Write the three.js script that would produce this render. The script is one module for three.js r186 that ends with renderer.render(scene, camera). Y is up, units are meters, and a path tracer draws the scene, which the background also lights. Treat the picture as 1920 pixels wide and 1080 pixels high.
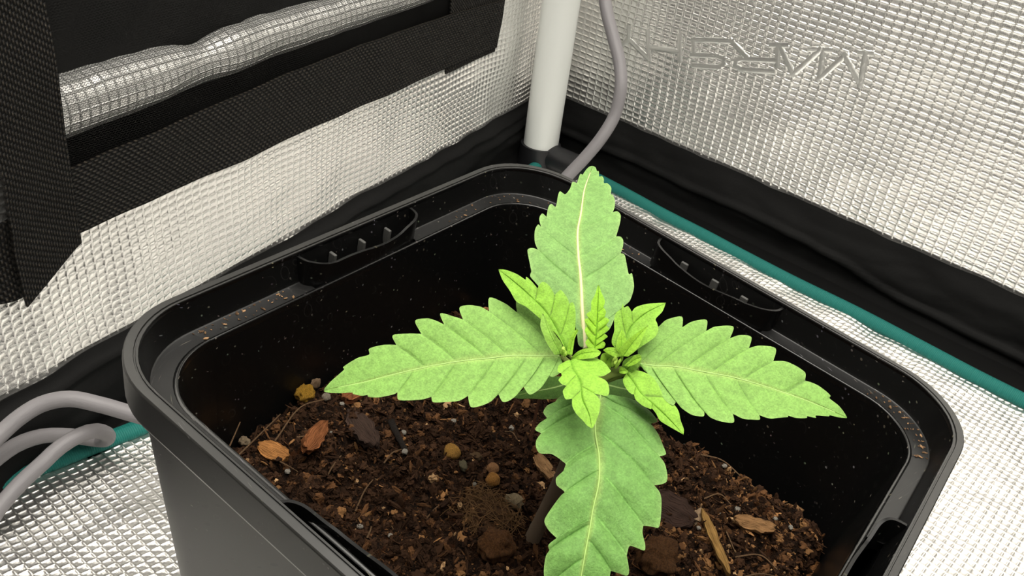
import * as THREE from 'three';
import { RectAreaLightUniformsLib } from 'three/addons/lights/RectAreaLightUniformsLib.js';
import { mergeGeometries, mergeVertices } from 'three/addons/utils/BufferGeometryUtils.js';
import { RoundedBoxGeometry } from 'three/addons/geometries/RoundedBoxGeometry.js';
import { ImprovedNoise } from 'three/addons/math/ImprovedNoise.js';

// ------------------------------------------------------------------ camera, light, exposure
const scene = new THREE.Scene();
scene.background = new THREE.Color(0x000000);
const camera = new THREE.PerspectiveCamera(35.134, 1920 / 1080, 0.01, 5);
camera.position.set(-0.0446, 0.24028, 0.13433);
camera.up.set(-0.02217, 0.82979, -0.55764);
camera.lookAt(-0.0446 + 0.172, 0.24028 - 0.54629, 0.13433 - 0.81975);
const renderer = new THREE.WebGLRenderer({ antialias: true });
renderer.toneMapping = THREE.LinearToneMapping;
renderer.toneMappingExposure = 0.45;
renderer.shadowMap.enabled = true;
RectAreaLightUniformsLib.init();
const LAMP = { x: 0.045, y: 0.56, z: 0.055, w: 0.42, d: 0.42, yaw: -0.871, power: 13.5, colour: 0xfffaf0 };
const lampLight = new THREE.RectAreaLight(LAMP.colour, LAMP.power, LAMP.w, LAMP.d);
lampLight.position.set(LAMP.x, LAMP.y - 0.004, LAMP.z);
lampLight.rotation.set(-Math.PI / 2, LAMP.yaw, 0, 'YXZ');
scene.add(lampLight);

// ------------------------------------------------------------------ helpers
const V3 = (x, y, z) => new THREE.Vector3(x, y, z);
const mm = 0.001;
function rng(seed) { let a = seed >>> 0; return () => { a = (a + 0x6D2B79F5) >>> 0; let t = a; t = Math.imul(t ^ (t >>> 15), t | 1); t ^= t + Math.imul(t ^ (t >>> 7), t | 61); return ((t ^ (t >>> 14)) >>> 0) / 4294967296; }; }
const perlin = new ImprovedNoise();
const noise = (x, y, z = 0) => perlin.noise(x + 37.3, y + 11.7, z + 5.1);
function fbm(x, y, z = 0, oct = 4) { let s = 0, a = 0.5; for (let i = 0; i < oct; i++) { s += a * noise(x, y, z); x *= 2.03; y *= 2.03; z *= 2.03; a *= 0.5; } return s; }
const clamp = (x, a, b) => Math.min(b, Math.max(a, x));
const sstep = (a, b, x) => { const t = clamp((x - a) / (b - a), 0, 1); return t * t * (3 - 2 * t); };
const lerp = (a, b, t) => a + (b - a) * t;
const taken = {};
function numbered(n) { if (!(n in taken)) { taken[n] = 0; return n; } taken[n]++; return n + '_' + String(taken[n]).padStart(3, '0'); }
function mesh(name, geo, mat, parent) { const m = new THREE.Mesh(geo, mat); m.name = parent && parent !== scene ? name : numbered(name); m.castShadow = m.receiveShadow = true; (parent || scene).add(m); return m; }
function group(name, pos) { const g = new THREE.Group(); g.name = numbered(name); if (pos) g.position.copy(pos); scene.add(g); return g; }
function tag(o, label, category, grp) { o.userData.label = label; o.userData.category = category; if (grp) o.userData.group = grp; return o; }
function structure(o, label) { o.userData.kind = 'structure'; if (label) o.userData.label = label; return o; }
function geoFrom(pos, idx, uv, col) {
  const g = new THREE.BufferGeometry();
  g.setAttribute('position', new THREE.Float32BufferAttribute(pos, 3));
  if (uv) g.setAttribute('uv', new THREE.Float32BufferAttribute(uv, 2));
  if (col) g.setAttribute('color', new THREE.Float32BufferAttribute(col, 3));
  g.setIndex(idx); g.computeVertexNormals(); return g;
}
// a grid of nu x nv cells through fn(u, v) -> Vector3; a thickness adds a back face along the normals and a closed rim
function sheet(nu, nv, fn, thick = 0, uvFn = null) {
  const P = [], uv = [];
  for (let j = 0; j <= nv; j++) for (let i = 0; i <= nu; i++) { const p = fn(i / nu, j / nv); P.push(p); const t = uvFn ? uvFn(i / nu, j / nv) : [i / nu, j / nv]; uv.push(t[0], t[1]); }
  const pos = []; for (const p of P) pos.push(p.x, p.y, p.z);
  const idx = [], W = nu + 1;
  for (let j = 0; j < nv; j++) for (let i = 0; i < nu; i++) { const a = j * W + i; idx.push(a, a + 1, a + W, a + 1, a + W + 1, a + W); }
  if (!thick) return geoFrom(pos, idx, uv);
  const front = geoFrom(pos.slice(), idx.slice(), uv.slice()), nn = front.attributes.normal, N = P.length;
  for (let k = 0; k < N; k++) { pos.push(P[k].x - nn.getX(k) * thick, P[k].y - nn.getY(k) * thick, P[k].z - nn.getZ(k) * thick); uv.push(uv[2 * k], uv[2 * k + 1]); }
  const m = idx.length; for (let k = 0; k < m; k += 3) idx.push(N + idx[k], N + idx[k + 2], N + idx[k + 1]);
  const rim = [];
  for (let i = 0; i < nu; i++) rim.push([i + 1, i], [nv * W + i, nv * W + i + 1]);
  for (let j = 0; j < nv; j++) rim.push([j * W, (j + 1) * W], [(j + 1) * W + nu, j * W + nu]);
  for (const [a, b] of rim) {
    const q = pos.length / 3;
    for (const k of [a, b, a + N, b + N]) { pos.push(pos[3 * k], pos[3 * k + 1], pos[3 * k + 2]); uv.push(uv[2 * k], uv[2 * k + 1]); }
    idx.push(q, q + 1, q + 2, q + 1, q + 3, q + 2);
  }
  return geoFrom(pos, idx, uv);
}
function tube(points, r, seg = 60, rad = 12, closed = false) { return new THREE.TubeGeometry(new THREE.CatmullRomCurve3(points, closed, 'centripetal'), seg, r, rad, closed); }
function taperTube(points, r0, r1, seg = 24, rad = 8, wob = 0) {
  const c = new THREE.CatmullRomCurve3(points, false, 'centripetal'), g = new THREE.TubeGeometry(c, seg, 1, rad, false), p = g.attributes.position;
  for (let i = 0; i <= seg; i++) { const q = c.getPointAt(i / seg), r = lerp(r0, r1, i / seg);
    for (let j = 0; j <= rad; j++) { const k = i * (rad + 1) + j; const w = 1 + wob * noise(i * 0.9, (j % rad) * 1.3, r * 900); p.setXYZ(k, q.x + (p.getX(k) - q.x) * r * w, q.y + (p.getY(k) - q.y) * r * w, q.z + (p.getZ(k) - q.z) * r * w); } }
  g.computeVertexNormals(); return g;
}

// ------------------------------------------------------------------ textures
function dataTex(n, fn, srgb, rep = 1) {
  const d = new Uint8Array(n * n * 4);
  for (let y = 0; y < n; y++) for (let x = 0; x < n; x++) { const c = fn(x / n, y / n, x, y), k = 4 * (y * n + x); d[k] = clamp(c[0] * 255, 0, 255); d[k + 1] = clamp(c[1] * 255, 0, 255); d[k + 2] = clamp(c[2] * 255, 0, 255); d[k + 3] = 255; }
  const t = new THREE.DataTexture(d, n, n); t.wrapS = t.wrapT = THREE.RepeatWrapping; t.magFilter = THREE.LinearFilter; t.minFilter = THREE.LinearMipmapLinearFilter; t.generateMipmaps = true;
  if (srgb) t.colorSpace = THREE.SRGBColorSpace; t.repeat.set(rep, rep); t.needsUpdate = true; return t;
}
const grey = (v) => [v, v, v];
// tiling value noise
const latt = (() => { const r = rng(77), a = []; for (let i = 0; i < 4096; i++) a.push(r()); return a; })();
function tnoise(x, y, per) { const xi = Math.floor(x), yi = Math.floor(y), fx = x - xi, fy = y - yi, L = (i, j) => latt[(((i % per) + per) % per * 61 + ((j % per) + per) % per * 173 + per * 7) & 4095], sx = fx * fx * (3 - 2 * fx), sy = fy * fy * (3 - 2 * fy); return lerp(lerp(L(xi, yi), L(xi + 1, yi), sx), lerp(L(xi, yi + 1), L(xi + 1, yi + 1), sx), sy); }
const tf = (u, v, p) => 0.5 * tnoise(u * p, v * p, p) + 0.3 * tnoise(u * p * 2, v * p * 2, p * 2) + 0.2 * tnoise(u * p * 4, v * p * 4, p * 4);

const texCrinkle = dataTex(512, (u, v) => grey(tf(u, v, 24) * 0.7 + tf(u, v, 7) * 0.3), false);
const texLining = dataTex(64, (u, v) => { const a = Math.min(u, 1 - u), b = Math.min(v, 1 - v); return grey(Math.max(Math.exp(-a * a * 160), Math.exp(-b * b * 160))); }, false);
// woven webbing: over and under threads, each half a cell out of step with the next row
const weave = (u, v) => { const n = 8, x = u * n, y = v * n * 2, r = Math.floor(y), fx = ((x + 0.5 * (r & 1)) % 1), fy = y % 1; const w = Math.pow(Math.sin(Math.PI * fy), 0.7) * Math.pow(Math.sin(Math.PI * clamp(fx * 1.25, 0, 1)), 0.6); return w; };
const texWeaveH = dataTex(256, (u, v) => grey(weave(u, v) * (0.75 + 0.25 * tf(u, v, 32))), false);
const texWeaveC = dataTex(256, (u, v) => { const w = weave(u, v) * (0.45 + 0.75 * tf(u, v, 40)); const q = Math.pow(w, 1.5); return [0.012 + 0.27 * q, 0.011 + 0.245 * q, 0.010 + 0.21 * q]; }, true);
// knitted netting: wavy strands with open eyelets between them
const net = (u, v) => { const y = v * 8 + 0.20 * Math.sin(u * Math.PI * 2 * 6), d = Math.abs(y - Math.round(y)); return d < 0.11 ? 1 : (Math.abs(((u * 6 + 0.5 * (Math.floor(y + 8) & 1)) % 1) - 0.5) < 0.05 ? 1 : 0); };
const texNetA = dataTex(256, (u, v) => grey(net(u, v)), false);
const texRib = dataTex(128, (u, v) => grey(Math.pow(Math.abs(Math.sin(u * Math.PI * 8)), 0.6) * (0.8 + 0.2 * tf(u, v, 16))), false);
const texFabric = dataTex(256, (u, v) => grey(0.5 + 0.25 * Math.sin(u * Math.PI * 2 * 64) * Math.sin(v * Math.PI * 2 * 64) + 0.5 * (tf(u, v, 10) - 0.5)), false);
// moulded plastic with dried splashes, rings and lime specks
function plasticCanvas(seed, nSpeck, nRing, nDrop, base, alphaMul) {
  const n = 1024, c = document.createElement('canvas'); c.width = c.height = n; const g = c.getContext('2d'), r = rng(seed);
  g.fillStyle = base; g.fillRect(0, 0, n, n);
  for (let i = 0; i < nSpeck; i++) { const s = 0.5 + Math.pow(r(), 6) * 4.5; g.fillStyle = `rgba(${190 + r() * 50 | 0},${185 + r() * 45 | 0},${170 + r() * 50 | 0},${(0.1 + 0.6 * Math.pow(r(), 2)) * alphaMul})`; g.beginPath(); g.ellipse(r() * n, r() * n, s, s * (0.4 + r() * 0.6), r() * 3, 0, 7); g.fill(); }
  for (let i = 0; i < nRing; i++) { const s = 4 + r() * 12; g.strokeStyle = `rgba(190,185,175,${(0.06 + 0.16 * r()) * alphaMul})`; g.lineWidth = 0.8 + r() * 1.4; g.beginPath(); g.ellipse(r() * n, r() * n, s, s * (1 + r() * 0.6), r() * 0.6, r() * 6, r() * 6 + 3 + r() * 3); g.stroke(); }
  for (let i = 0; i < nDrop; i++) { const s = 4 + r() * 9, x = r() * n, y = r() * n; g.fillStyle = `rgba(8,9,10,${0.35 + 0.35 * r()})`; g.beginPath(); g.ellipse(x, y, s * 0.75, s * (1.2 + r()), 0.25, 0, 7); g.fill(); g.strokeStyle = 'rgba(120,120,115,0.22)'; g.lineWidth = 1; g.stroke(); }
  for (let i = 0; i < 24; i++) { const x = r() * n, y = r() * n, a = r() * 6.3; g.strokeStyle = `rgba(180,178,170,${0.12 * alphaMul})`; g.lineWidth = 0.7; g.beginPath(); g.moveTo(x, y); g.lineTo(x + Math.cos(a) * 40, y + Math.sin(a) * 30); g.stroke(); }
  const t = new THREE.CanvasTexture(c); t.wrapS = t.wrapT = THREE.RepeatWrapping; t.colorSpace = THREE.SRGBColorSpace; t.repeat.set(1 / 0.07, 1 / 0.07); return t;
}
const texPotIn = plasticCanvas(5, 2600, 160, 0, '#0b0b0b', 0.7);  // same plastic as outside, base colour darkened for the shade in the pot
const texPotOut = plasticCanvas(9, 500, 20, 75, '#20201f', 0.5);  // same plastic, base kept greyer for dust and reflected light
const texLeaf = dataTex(1024, (u, v) => { const a = tf(u, v, 24), b = tf(u, v, 96), h = tf(u * 1, v * 1, 180); const s = 0.86 + 0.14 * (a - 0.5) + 0.17 * (b - 0.5) + (h > 0.70 ? 0.14 * (h - 0.70) / 0.3 : 0); return [s * 0.98, s, s * 0.92]; }, true);
const texGrain = dataTex(512, (u, v) => { const s = 0.72 + 0.5 * (tf(u, v, 20) - 0.5) + 0.5 * (tf(u, v, 90) - 0.5); return [s, s * 0.985, s * 0.96]; }, true);
const texLeafB = dataTex(512, (u, v) => grey(tf(u, v, 60) * 0.7 + 0.3 * tf(u, v, 128)), false);

// ------------------------------------------------------------------ materials
const std = (o) => new THREE.MeshStandardMaterial(o), phys = (o) => new THREE.MeshPhysicalMaterial(o);
function rep(t, x, y) { const c = t.clone(); c.repeat.set(x, y ?? x); c.needsUpdate = true; return c; }
const M = {};
M.mylar = std({ color: new THREE.Color().setRGB(0.92, 0.91, 0.885), metalness: 0.86, roughness: 0.24, bumpMap: rep(texCrinkle, 1 / 0.012), bumpScale: 0.00006, side: THREE.DoubleSide });
M.matSilver = std({ color: new THREE.Color().setRGB(0.74, 0.73, 0.71), metalness: 0.94, roughness: 0.30, bumpMap: rep(texCrinkle, 1 / 0.012), bumpScale: 0.00008, side: THREE.DoubleSide });
M.ribGrey = std({ color: 0x464644, roughness: 0.6 });
M.mylarFar = std({ color: new THREE.Color().setRGB(0.92, 0.91, 0.885), metalness: 0.85, roughness: 0.34, bumpMap: rep(texLining, 1 / 0.004, 1 / 0.0033), bumpScale: 0.0003, side: THREE.DoubleSide });
M.emboss = std({ color: new THREE.Color().setRGB(0.84, 0.84, 0.82), metalness: 1, roughness: 0.36, bumpMap: rep(texCrinkle, 1 / 0.03), bumpScale: 0.0002 });
M.blackFabric = phys({ specularIntensity: 0.4, color: 0x090909, roughness: 0.7, bumpMap: rep(texFabric, 1 / 0.02), bumpScale: 0.00015, side: THREE.DoubleSide });
M.shell = std({ color: 0x141414, roughness: 0.8 });
M.webbing = phys({ specularIntensity: 0.4, map: rep(texWeaveC, 1 / 0.019), bumpMap: rep(texWeaveH, 1 / 0.019), bumpScale: 0.0009, roughness: 0.62 });
M.webbingFine = phys({ specularIntensity: 0.4, map: rep(texWeaveC, 1 / 0.016, 1 / 0.0145), bumpMap: rep(texWeaveH, 1 / 0.016, 1 / 0.0145), bumpScale: 0.0009, roughness: 0.62 });
M.net = phys({ specularIntensity: 0.4, color: 0x181716, roughness: 0.7, alphaMap: rep(texNetA, 1 / 0.0078, 1 / 0.0064), alphaTest: 0.5, side: THREE.DoubleSide });
M.backing = phys({ specularIntensity: 0.4, color: 0x070808, roughness: 0.55, bumpMap: rep(texFabric, 1 / 0.02), bumpScale: 0.0002, side: THREE.DoubleSide });
M.teal = std({ color: 0x0b6e66, roughness: 0.7, bumpMap: rep(texRib, 1, 1), bumpScale: 0.00018 });
M.pole = std({ color: 0xe6e9e6, roughness: 0.38 });
M.connector = std({ color: 0x17171a, roughness: 0.5 });
M.cable = phys({ color: 0x838083, roughness: 0.55, bumpMap: rep(texCrinkle, 4, 1), bumpScale: 0.0001, clearcoat: 0.1, clearcoatRoughness: 0.5 });
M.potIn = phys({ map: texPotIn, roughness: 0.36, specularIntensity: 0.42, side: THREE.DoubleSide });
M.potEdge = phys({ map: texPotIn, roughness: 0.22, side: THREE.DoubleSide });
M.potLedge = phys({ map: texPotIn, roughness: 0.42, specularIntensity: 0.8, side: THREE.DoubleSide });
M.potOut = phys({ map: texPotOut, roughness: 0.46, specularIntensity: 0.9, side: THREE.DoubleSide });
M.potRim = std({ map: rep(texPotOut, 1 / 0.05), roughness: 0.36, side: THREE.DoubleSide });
M.lampShell = std({ color: 0xdddddd, roughness: 0.4 });
M.lampFace = std({ color: 0xffffff, emissive: LAMP.colour, emissiveIntensity: 4, roughness: 0.5 });

// ------------------------------------------------------------------ the tent
const C = V3(0.074, 0, -0.406);                                    // the corner of the tent behind the pot
const dL = V3(-0.609, 0, 0.793).normalize(), dB = V3(0.644, 0, 0.765).normalize();
const nL = V3(dL.z, 0, -dL.x), nB = V3(-dB.z, 0, dB.x);            // into the tent
const TENT = 0.86, HIGH = 0.80, BAND = 31.5;
const waveL = (s, h) => 3.6 * fbm(s / 70, h / 45, 1.3, 3) * sstep(0, 40, s) + 1.2 * noise(s / 22, h / 40, 7);
const waveB = (s, h) => (3.4 * fbm(s / 75, h / 60, 4.4, 3) + 1.6 * noise(s / 20, h / 70, 9) * sstep(90, 10, s)) * sstep(-5, 20, s) ;
const onL = (s, h, off = 0) => V3(C.x, 0, C.z).addScaledVector(dL, s * mm).addScaledVector(nL, (off + waveL(s, h)) * mm).setY(h * mm);
const onB = (s, h, off = 0) => V3(C.x, 0, C.z).addScaledVector(dB, s * mm).addScaledVector(nB, (off + waveB(s, h)) * mm).setY(h * mm);
const WINDOW = { s0: 84, s1: 347, h0: 97, h1: 236 };
// one reflective sheet with its welded thread grid as relief: threads stand proud, each cell is a little pillow with a tilt of its own
function lining(fn, s0, s1, h0, h1, ps, ph, seed, amp, skip, cut = [0, 0.11, 0.24, 0.5, 0.76, 0.89]) {
  const K = cut.length, ns = Math.round((s1 - s0) / ps), nh = Math.round((h1 - h0) / ph), W = ns * K + 1, H = nh * K + 1, pos = new Float32Array(W * H * 3), uv = new Float32Array(W * H * 2);
  const r = rng(seed), tilt = []; for (let i = 0; i < (ns + 1) * (nh + 1); i++) tilt.push((r() - 0.5), (r() - 0.5), r());
  for (let j = 0; j < H; j++) for (let i = 0; i < W; i++) {
    const ci = Math.min(Math.floor(i / K), ns), cj = Math.min(Math.floor(j / K), nh), fx = cut[i % K], fy = cut[j % K];
    const s = s0 + (ci + fx) * ps, h = h0 + (cj + fy) * ph, k = (cj * (ns + 1) + ci) * 3;
    const ax = Math.min(fx, 1 - fx) * ps, ay = Math.min(fy, 1 - fy) * ph, sx = Math.sin(Math.PI * fx), sy = Math.sin(Math.PI * fy);
    const ridge = Math.max(0.50 * Math.exp(-ay * ay / 0.11) * (0.55 + 0.45 * sx), 0.36 * Math.exp(-ax * ax / 0.09) * (0.6 + 0.4 * sy));
    const pillow = -0.07 * sx * sy * (0.6 + tilt[k + 2]) + sx * sy * ((fx - 0.5) * tilt[k] + (fy - 0.5) * tilt[k + 1]) * 0.18;
    const p = fn(s + 0.5 * noise(s / 30, h / 30, seed), h + 0.5 * noise(s / 30, h / 30, seed + 3), amp * (ridge + pillow)), q = j * W + i;
    pos[3 * q] = p.x; pos[3 * q + 1] = p.y; pos[3 * q + 2] = p.z; uv[2 * q] = s * mm; uv[2 * q + 1] = h * mm;
  }
  const idx = [];
  for (let j = 0; j < H - 1; j++) for (let i = 0; i < W - 1; i++) { if (skip && skip(s0 + i / K * ps, h0 + j / K * ph)) continue; const a = j * W + i; idx.push(a, a + 1, a + W, a + 1, a + W + 1, a + W); }
  return geoFrom(pos, idx, uv);
}
const plain = (fn, s0, s1, h0, h1, nu = 24, nv = 16) => sheet(nu, nv, (u, v) => fn(lerp(s0, s1, u), lerp(h0, h1, v)), 0, (u, v) => [lerp(s0, s1, u) * mm, lerp(h0, h1, v) * mm]);
function slab(p, d, n, len, high, thick, out) {                     // an upright slab behind a lining
  const g = new THREE.BoxGeometry(len, high, thick); g.rotateY(Math.atan2(-d.z, d.x));
  const m = p.clone().addScaledVector(d, len / 2).addScaledVector(n, -out - thick / 2); g.translate(m.x, high / 2, m.z); return g;
}
// floor and ceiling
const mid = C.clone().addScaledVector(dL, TENT / 2).addScaledVector(dB, TENT / 2);
function deck(y, thick) { const s = new THREE.Shape(), q = [[-0.08, -0.08], [TENT + 0.08, -0.08], [TENT + 0.08, TENT + 0.08], [-0.08, TENT + 0.08]].map(([a, b]) => C.clone().addScaledVector(dL, a).addScaledVector(dB, b)); q.forEach((p, i) => i ? s.lineTo(p.x, -p.z) : s.moveTo(p.x, -p.z)); s.closePath(); const g = new THREE.ExtrudeGeometry(s, { depth: thick, bevelEnabled: false }); g.rotateX(-Math.PI / 2); g.translate(0, y, 0); return g; }
structure(mesh('floor', deck(-0.02, 0.02), M.blackFabric), 'black woven tent floor seen along the wall foot');
const ceiling = structure(mesh('ceiling', deck(HIGH, 0.02), M.shell), 'top of the tent above the lamp');
mesh('reflective_lining', deck(HIGH - 0.004, 0.003), M.mylarFar, ceiling);
// the two far walls that the photograph shows
const wallLeft = structure(group('wall_left'), 'left tent wall of silver gridded lining with a vent');
mesh('outer_shell', slab(C.clone().addScaledVector(dL, -0.06), dL, nL, TENT + 0.1, HIGH + 0.02, 0.006, 0.036), M.shell, wallLeft);
mesh('reflective_lining', lining((s, h, a) => onL(s, h, a), 0, 403.2, BAND - 0.5, BAND - 0.5 + 2.9 * 46, 3.6, 2.9, 21, 1, (s, h) => s > WINDOW.s0 && s < WINDOW.s1 && h > WINDOW.h0), M.mylar, wallLeft);
const top0 = BAND - 0.5 + 2.9 * 46;
mesh('reflective_lining', plain((s, h) => onL(s, h), 0, WINDOW.s0, top0, 800, 12, 40), M.mylarFar, wallLeft);
mesh('reflective_lining', plain((s, h) => onL(s, h), WINDOW.s1, 403.2, top0, 800, 8, 40), M.mylarFar, wallLeft);
mesh('reflective_lining', plain((s, h) => onL(s, h), WINDOW.s0, WINDOW.s1, WINDOW.h1, 800, 20, 40), M.mylarFar, wallLeft);
mesh('reflective_lining', plain((s, h) => onL(s, h), 403.2, 880, 25, 800, 30, 40), M.mylarFar, wallLeft);
const wallBack = structure(group('wall_back'), 'right hand far tent wall of silver gridded lining with embossed letters');
mesh('outer_shell', slab(C.clone().addScaledVector(dB, -0.06), dB, nB, TENT + 0.1, HIGH + 0.02, 0.006, 0.012), M.shell, wallBack);
mesh('reflective_lining', lining((s, h, a) => onB(s, h, a), 0, 360, BAND - 1, BAND - 1 + 3.3 * 50, 5, 3.3, 33, 1.15), M.mylar, wallBack);
mesh('reflective_lining', plain((s, h) => onB(s, h), 0, 360, BAND - 1 + 3.3 * 50, 800, 30, 40), M.mylarFar, wallBack);
mesh('reflective_lining', plain((s, h) => onB(s, h), 360, 880, 25, 800, 30, 40), M.mylarFar, wallBack);
// the two near walls, behind the camera
const farL = C.clone().addScaledVector(dL, TENT), farB = C.clone().addScaledVector(dB, TENT);
for (const [nm, p, d, n] of [['wall_front', farL, dB, nB.clone().negate()], ['wall_right', farB, dL, nL.clone().negate()]]) {
  const w = structure(group(nm));
  mesh('outer_shell', slab(p.clone().addScaledVector(d, -0.06), d, n, TENT + 0.1, HIGH + 0.02, 0.006, 0.008), M.shell, w);
  mesh('reflective_lining', sheet(30, 30, (u, v) => p.clone().addScaledVector(d, u * TENT).addScaledVector(n, 0.004 * fbm(u * 8, v * 8, 3, 3)).setY(v * HIGH), 0, (u, v) => [u * TENT, v * HIGH]), M.mylarFar, w);
}
// the black foot of the walls: a slack fabric hem that bulges and folds on its way to the floor
function hem(fn, len, seed, fold) {
  return sheet(220, 26, (u, v) => { const s = lerp(-2, len, u), h = lerp(BAND + 0.9 + 1.0 * noise(s / 17, 3, seed), -0.5, v);
    const b = Math.sin(Math.PI * Math.min(1, v * 1.15)) * (3 + 5 * fbm(s / 60, v * 1.6, seed, 3)) + 7 * v * v + fold(s, v) + 1.3 * fbm(s / 14, v * 3, seed + 5, 3) * Math.sin(Math.PI * v);
    return fn(s, h, 1.2 + b); }, 0.0006, (u, v) => [u * len * mm, v * 0.035]);
}
const crease = (x, w) => Math.exp(-x * x / (w * w));
structure(mesh('baseboard_left', hem(onL, 860, 61, (s, v) => 3.0 * crease(v - 0.30 - 0.12 * noise(s / 50, 1, 2), 0.05) * sstep(120, 20, s) + 2.2 * crease(v - 0.16, 0.05)), M.blackFabric), 'black fabric hem along the foot of the left tent wall');
structure(mesh('baseboard_back', hem(onB, 860, 71, (s, v) => 2.6 * crease(v - 0.52 - 0.16 * noise(s / 80, 2, 2) - (s > 200 ? 0.2 * sstep(200, 250, s) : 0), 0.045)), M.blackFabric), 'black fabric hem along the foot of the far right tent wall');

// writing pressed into the back wall, seen from its reverse: flat bars without grid
const bar = 3.1;
function strokes(lines, wd = bar) {
  const parts = [];
  for (const L of lines) for (let i = 0; i + 1 < L.length; i++) {
    const [s0, h0] = L[i], [s1, h1] = L[i + 1], len = Math.hypot(s1 - s0, h1 - h0), n = Math.max(2, Math.round(len / 2)), px = -(h1 - h0) / len, py = (s1 - s0) / len, e = wd / 2 / len;
    parts.push(sheet(n, 6, (u, v) => { const t = lerp(-e, 1 + e, u), w = (v - 0.5) * wd; return onB(lerp(s0, s1, t) + px * w, lerp(h0, h1, t) + py * w, 0.6 - 0.4 * Math.pow(Math.abs(v - 0.5) * 2, 4) + 0.03 * i); }, 0.0005, (u, v) => [u * len * mm, v * wd * mm]));
  }
  return mergeGeometries(parts);
}
const LET = [
  [[[47.5, 74.7], [53.6, 81.0], [52.2, 87.6]], [[53.6, 81.0], [68.3, 74.8]]],
  [[[65.3, 88.8], [69.5, 74.9]], [[68.4, 80.8], [76.9, 82.6], [86.6, 84.4]], [[86.0, 92.6], [89.3, 80.6]]],
  [[[96.7, 87.4], [94.8, 93.5], [105.9, 96.6]], [[96.3, 85.5], [110.7, 89.3], [114.7, 89.1], [115.7, 86.5], [113.4, 83.9], [98.9, 80.3]]],
  [[[105.9, 96.6], [116.8, 99.3], [128.0, 94.1]], [[143.4, 97.4], [124.7, 92.4], [122.5, 90.7], [122.8, 87.8], [126.3, 87.0], [143.6, 91.5]]],
  [[[142.6, 104.7], [145.4, 95.6]], [[139.4, 104.3], [147.0, 106.6]], [[144.1, 105.1], [155.0, 94.0], [164.8, 109.7]], [[160.1, 108.5], [169.5, 111.1]]],
  [[[166.4, 109.9], [168.6, 96.1], [177.6, 110.9], [189.3, 100.1], [187.2, 114.6]], [[184.6, 114.5], [189.7, 115.8]]],
];
LET.forEach((l) => mesh('embossed_letter', strokes(l), M.emboss, wallBack));

// ------------------------------------------------------------------ vent window on the left wall
const vent = tag(group('vent_window', onL(215, 100, 3)), 'black netted vent with wide webbing frame on the left tent wall', 'vent');
const put = (g) => { g.translate(-vent.position.x, -vent.position.y, -vent.position.z); return g; };
const strip = (s0, s1, lo, hi, off, th, nu, nv, uvRot) => sheet(nu, nv, (u, v) => { const s = lerp(s0(v), s1(v), u), h = lerp(lo(u), hi(u), v); return onL(s, h, off(u, v)); }, th, (u, v) => { const a = u * Math.abs(s1(0) - s0(0)) * mm, b = v * Math.abs(hi(0) - lo(0)) * mm; return uvRot ? [b, a] : [a, b]; });
mesh('netting', put(strip(() => 82, () => 349, () => 99, () => 232, (u, v) => 1.6 + 0.6 * noise(u * 5, v * 4, 3), 0, 60, 30)), M.net, vent);
tag(mesh('frame_strip', put(strip((v) => 79 - 1.5 * v, (v) => 343, (u) => 79.2 + 1.4 * Math.sin(u * 3.1), (u) => lerp(104.6, 101.8, u) + 4.2 * Math.sin(Math.PI * u), (u, v) => 3.0 + 0.5 * noise(u * 14, v * 2, 2), 0.0011, 120, 12)), M.webbing, vent));
mesh('frame_strip', put(strip((v) => 342 - 0.5 * v, (v) => 364.5, (u) => lerp(76.5, 63.5, u), () => 245, (u, v) => 4.4 + 0.5 * noise(u * 2, v * 14, 6), 0.0011, 12, 100, true)), M.webbingFine, vent);
mesh('frame_strip', put(strip(() => 79, () => 126, (u) => 103, () => 245, (u, v) => 2.4 + 0.4 * noise(u * 2, v * 14, 8), 0.0008, 12, 60, true)), M.webbingFine, vent);
mesh('frame_strip', put(strip(() => 79, () => 364, (u) => 222, () => 247, (u, v) => 4.0, 0.0011, 60, 8)), M.webbing, vent);
mesh('hem_tab', put(strip(() => 79, () => 128, (u) => 76.6, (u) => 80, () => 2.6, 0.0008, 20, 3)), M.webbingFine, vent);
mesh('backing_flap', put(strip(() => 76, () => 355, () => 92, () => 240, (u, v) => -13 + 5 * fbm(u * 5, v * 5, 8, 3), 0, 60, 40)), M.backing, vent);
// the flap's lining rolled up behind the netting
mesh('rolled_flap', put(sheet(150, 40, (u, v) => {
  const s = lerp(350, 128, u), a = lerp(-0.62, 1.25, v) * Math.PI, dent = 0.35 * crease(u - 0.33, 0.05) + 0.12 * noise(u * 18, v * 3, 4);
  const R = lerp(10.2, 6.2, u) * (1 - dent * sstep(0.2, 0.7, v)), cen = 116.0 + 1.5 * Math.sin(u * 3), fold = 0.7 * Math.sin(v * 22) * sstep(0.5, 0.15, v);
  return onL(s, cen - Math.sin(a - 1.05) * R * -1, -9.2 + Math.cos(a - 1.05) * (R + fold) * 0.92); }, 0, (u, v) => [u * 0.222, v * 0.05])), M.mylarRoll = std({ color: new THREE.Color().setRGB(0.9, 0.89, 0.87), metalness: 0.7, roughness: 0.42, bumpMap: rep(texLining, 1 / 0.0036, 1 / 0.0029), bumpScale: 0.0006, side: THREE.DoubleSide }), vent);
const pull = tag(mesh('webbing_tab', sheet(14, 30, (u, v) => onL(lerp(372, 362, u), lerp(67 - 1.5 * u, 94 - 1.0 * u, v), 2.4 + 1.2 * Math.sin(Math.PI * u) ), 0.001, (u, v) => [v * 0.027, u * 0.010]), M.webbing), 'short ribbed black webbing tab at the left image edge beside the vent frame', 'strap');

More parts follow.
